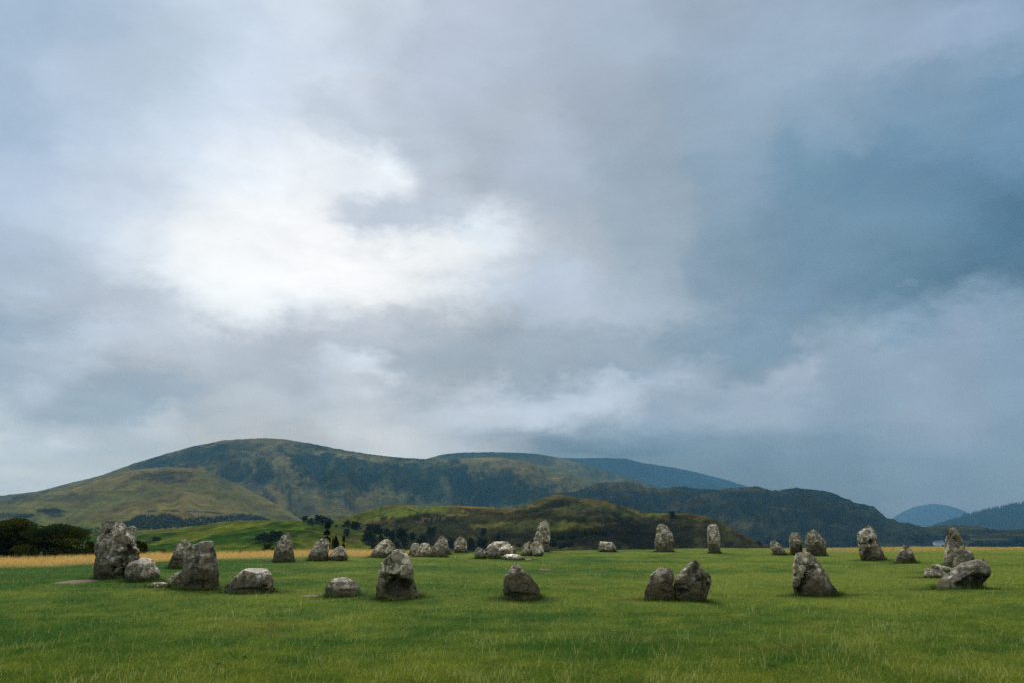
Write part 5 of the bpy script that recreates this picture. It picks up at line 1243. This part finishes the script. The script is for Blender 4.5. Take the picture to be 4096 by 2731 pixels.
# dry-stone field walls, following the slopes
def wall(hname, pts, h, label):
    pts = np.array(pts, float)
    t = np.linspace(0, 1, 40) * (len(pts) - 1)
    px = np.interp(t, np.arange(len(pts)), pts[:, 0]); py = np.interp(t, np.arange(len(pts)), pts[:, 1])
    B = np.array([on_hill(hname, a, b) for a, b in zip(px, py)])
    for k in range(3): B[1:-1] = (B[:-2] + 2 * B[1:-1] + B[2:]) / 4
    w = h * 0.35
    V = []
    for b in B:
        V += [(b[0], b[1] - w, b[2] - h), (b[0], b[1] - w * 0.7, b[2] + h), (b[0], b[1] + w * 0.7, b[2] + h), (b[0], b[1] + w, b[2] - h)]
    me = mesh_np('field_wall', np.array(V), grid_faces(len(B), 4), 4, M_WALLSTONE)
    tag(obj('field_wall', me), label, 'dry-stone wall', 'dry-stone field walls')
wall('mountain_shoulder', [(590,2042),(700,2040),(850,2048),(960,2055),(1060,2062)], 0.9, 'dark wall running along above the conifer plantation')
wall('mountain_spur', [(1235,2068),(1290,2050),(1340,2042),(1390,2052),(1420,2058)], 0.8, 'dark wall over the small cone-shaped spur')
wall('green_slope', [(262,2131),(330,2128),(400,2128),(470,2131)], 0.5, 'dark wall on the crest left of the huge standing stone')
wall('green_slope', [(300,2186),(335,2179),(362,2170)], 0.45, 'short wall climbing the green slope left of the huge standing stone')

# fence posts along the brow
def post(px, y_top, y_bot, depth, label):
    d = ray(px, y_bot); k = depth / d[1]; P = d * k + np.array([0, 0, CAM_H])
    gz = float(ground(np.array([P[0]]), np.array([depth]))[0]); m = depth / F
    top = P[2] + (y_bot - y_top) * m; z0 = min(gz, P[2]) - 0.3
    w = 0.055
    V = []; R = np.random.default_rng(int(px))
    for z, s in ((z0, 1.0), ((z0 + top) / 2, 0.95), (top - 0.05, 0.9), (top, 0.55)):
        V += [(-w * s, -w * s, z), (w * s, -w * s, z), (w * s, w * s, z), (-w * s, w * s, z)]
    V = np.array(V) + np.array([0, 0, -z0]); Fc = np.concatenate([grid_faces(4, 4, True), [[12, 13, 14, 15]]])
    o = obj('fence_post', mesh_np('fence_post', V, Fc, 4, M_WOOD), loc=(P[0], depth, z0)); o.rotation_euler = (R.uniform(-.04, .04), R.uniform(-.05, .05), R.uniform(0, 1))
    tag(o, label, 'fence post', 'fence posts along the brow')
post(961, 2197, 2224, 48, 'thin fence post between the tall flat-faced stone and the pointed grey stone')
post(1476, 2191, 2214, 52, 'thin fence post left of the dome-shaped stone')
post(1635, 2195, 2222, 54, 'thin fence post left of the leaning lichen-covered pair')
post(160, 2207, 2242, 44, 'pale fence post in front of the windswept trees')

# droppings on the near turf
def dropping(px, py, s, seed):
    P = hit(px, py); R = np.random.default_rng(seed)
    V, Fc, o = [], [], 0
    for k in range(5):
        c = np.array([R.normal(0, s * 0.5), R.normal(0, s * 0.4), s * 0.35 + 0.015])
        th = np.linspace(0, 2 * np.pi, 8, endpoint=False)
        for j, ph in enumerate(np.linspace(-1.4, 1.4, 5)):
            V.append(c + s * 0.55 * np.stack([np.cos(ph) * np.cos(th), np.cos(ph) * np.sin(th), 0.7 * np.sin(ph) + 0 * th], -1))
        Fc.append(grid_faces(5, 8, True) + o); o += 40
    me = mesh_np('dropping', np.concatenate(V), np.concatenate(Fc), 4, M_DUNG, True)
    tag(obj('dropping', me, loc=P), nth(seed, 'small dark dropping on the near grass'), 'dropping', 'sheep droppings on the near grass')
DR = []
for px, py, s in [(1873,2444,.05),(1776,2579,.055),(1284,2668,.04),(1255,2590,.05),(1240,2477,.05),(980,2632,.06),(870,2660,.06),(1340,2431,.04),(700,2570,.05),(2420,2612,.05),(2570,2630,.05),(3090,2668,.07),(3360,2560,.05),(3410,2568,.05),(3676,2310,.05),(2850,2345,.05),(3930,2320,.06),(540,2480,.05)]:
    DR.append((px, py, s))
for i, (px, py, s) in enumerate(sorted(DR)):
    dropping(px, py, s * 0.42, i)

# ------------------------------------------------------------------ haze
def build_haze():
    me = boxmesh('haze', -10900, 10900, -10900, 10900, -80, 950, None)
    me.materials.clear()
    m = bpy.data.materials.new('haze'); m.use_nodes = True
    N = NT(m.node_tree)
    out = N.new('ShaderNodeOutputMaterial'); v = N.new('ShaderNodeVolumePrincipled')
    v.inputs['Color'].default_value = (0.27, 0.69, 1.0, 1); v.inputs['Density'].default_value = HAZE_DENSITY
    N.link(v.outputs[0], out.inputs['Volume'])
    me.materials.append(m)
    tag(obj('haze', me), 'pale blue rainy haze over the valley and fells', kind='stuff')
build_haze()
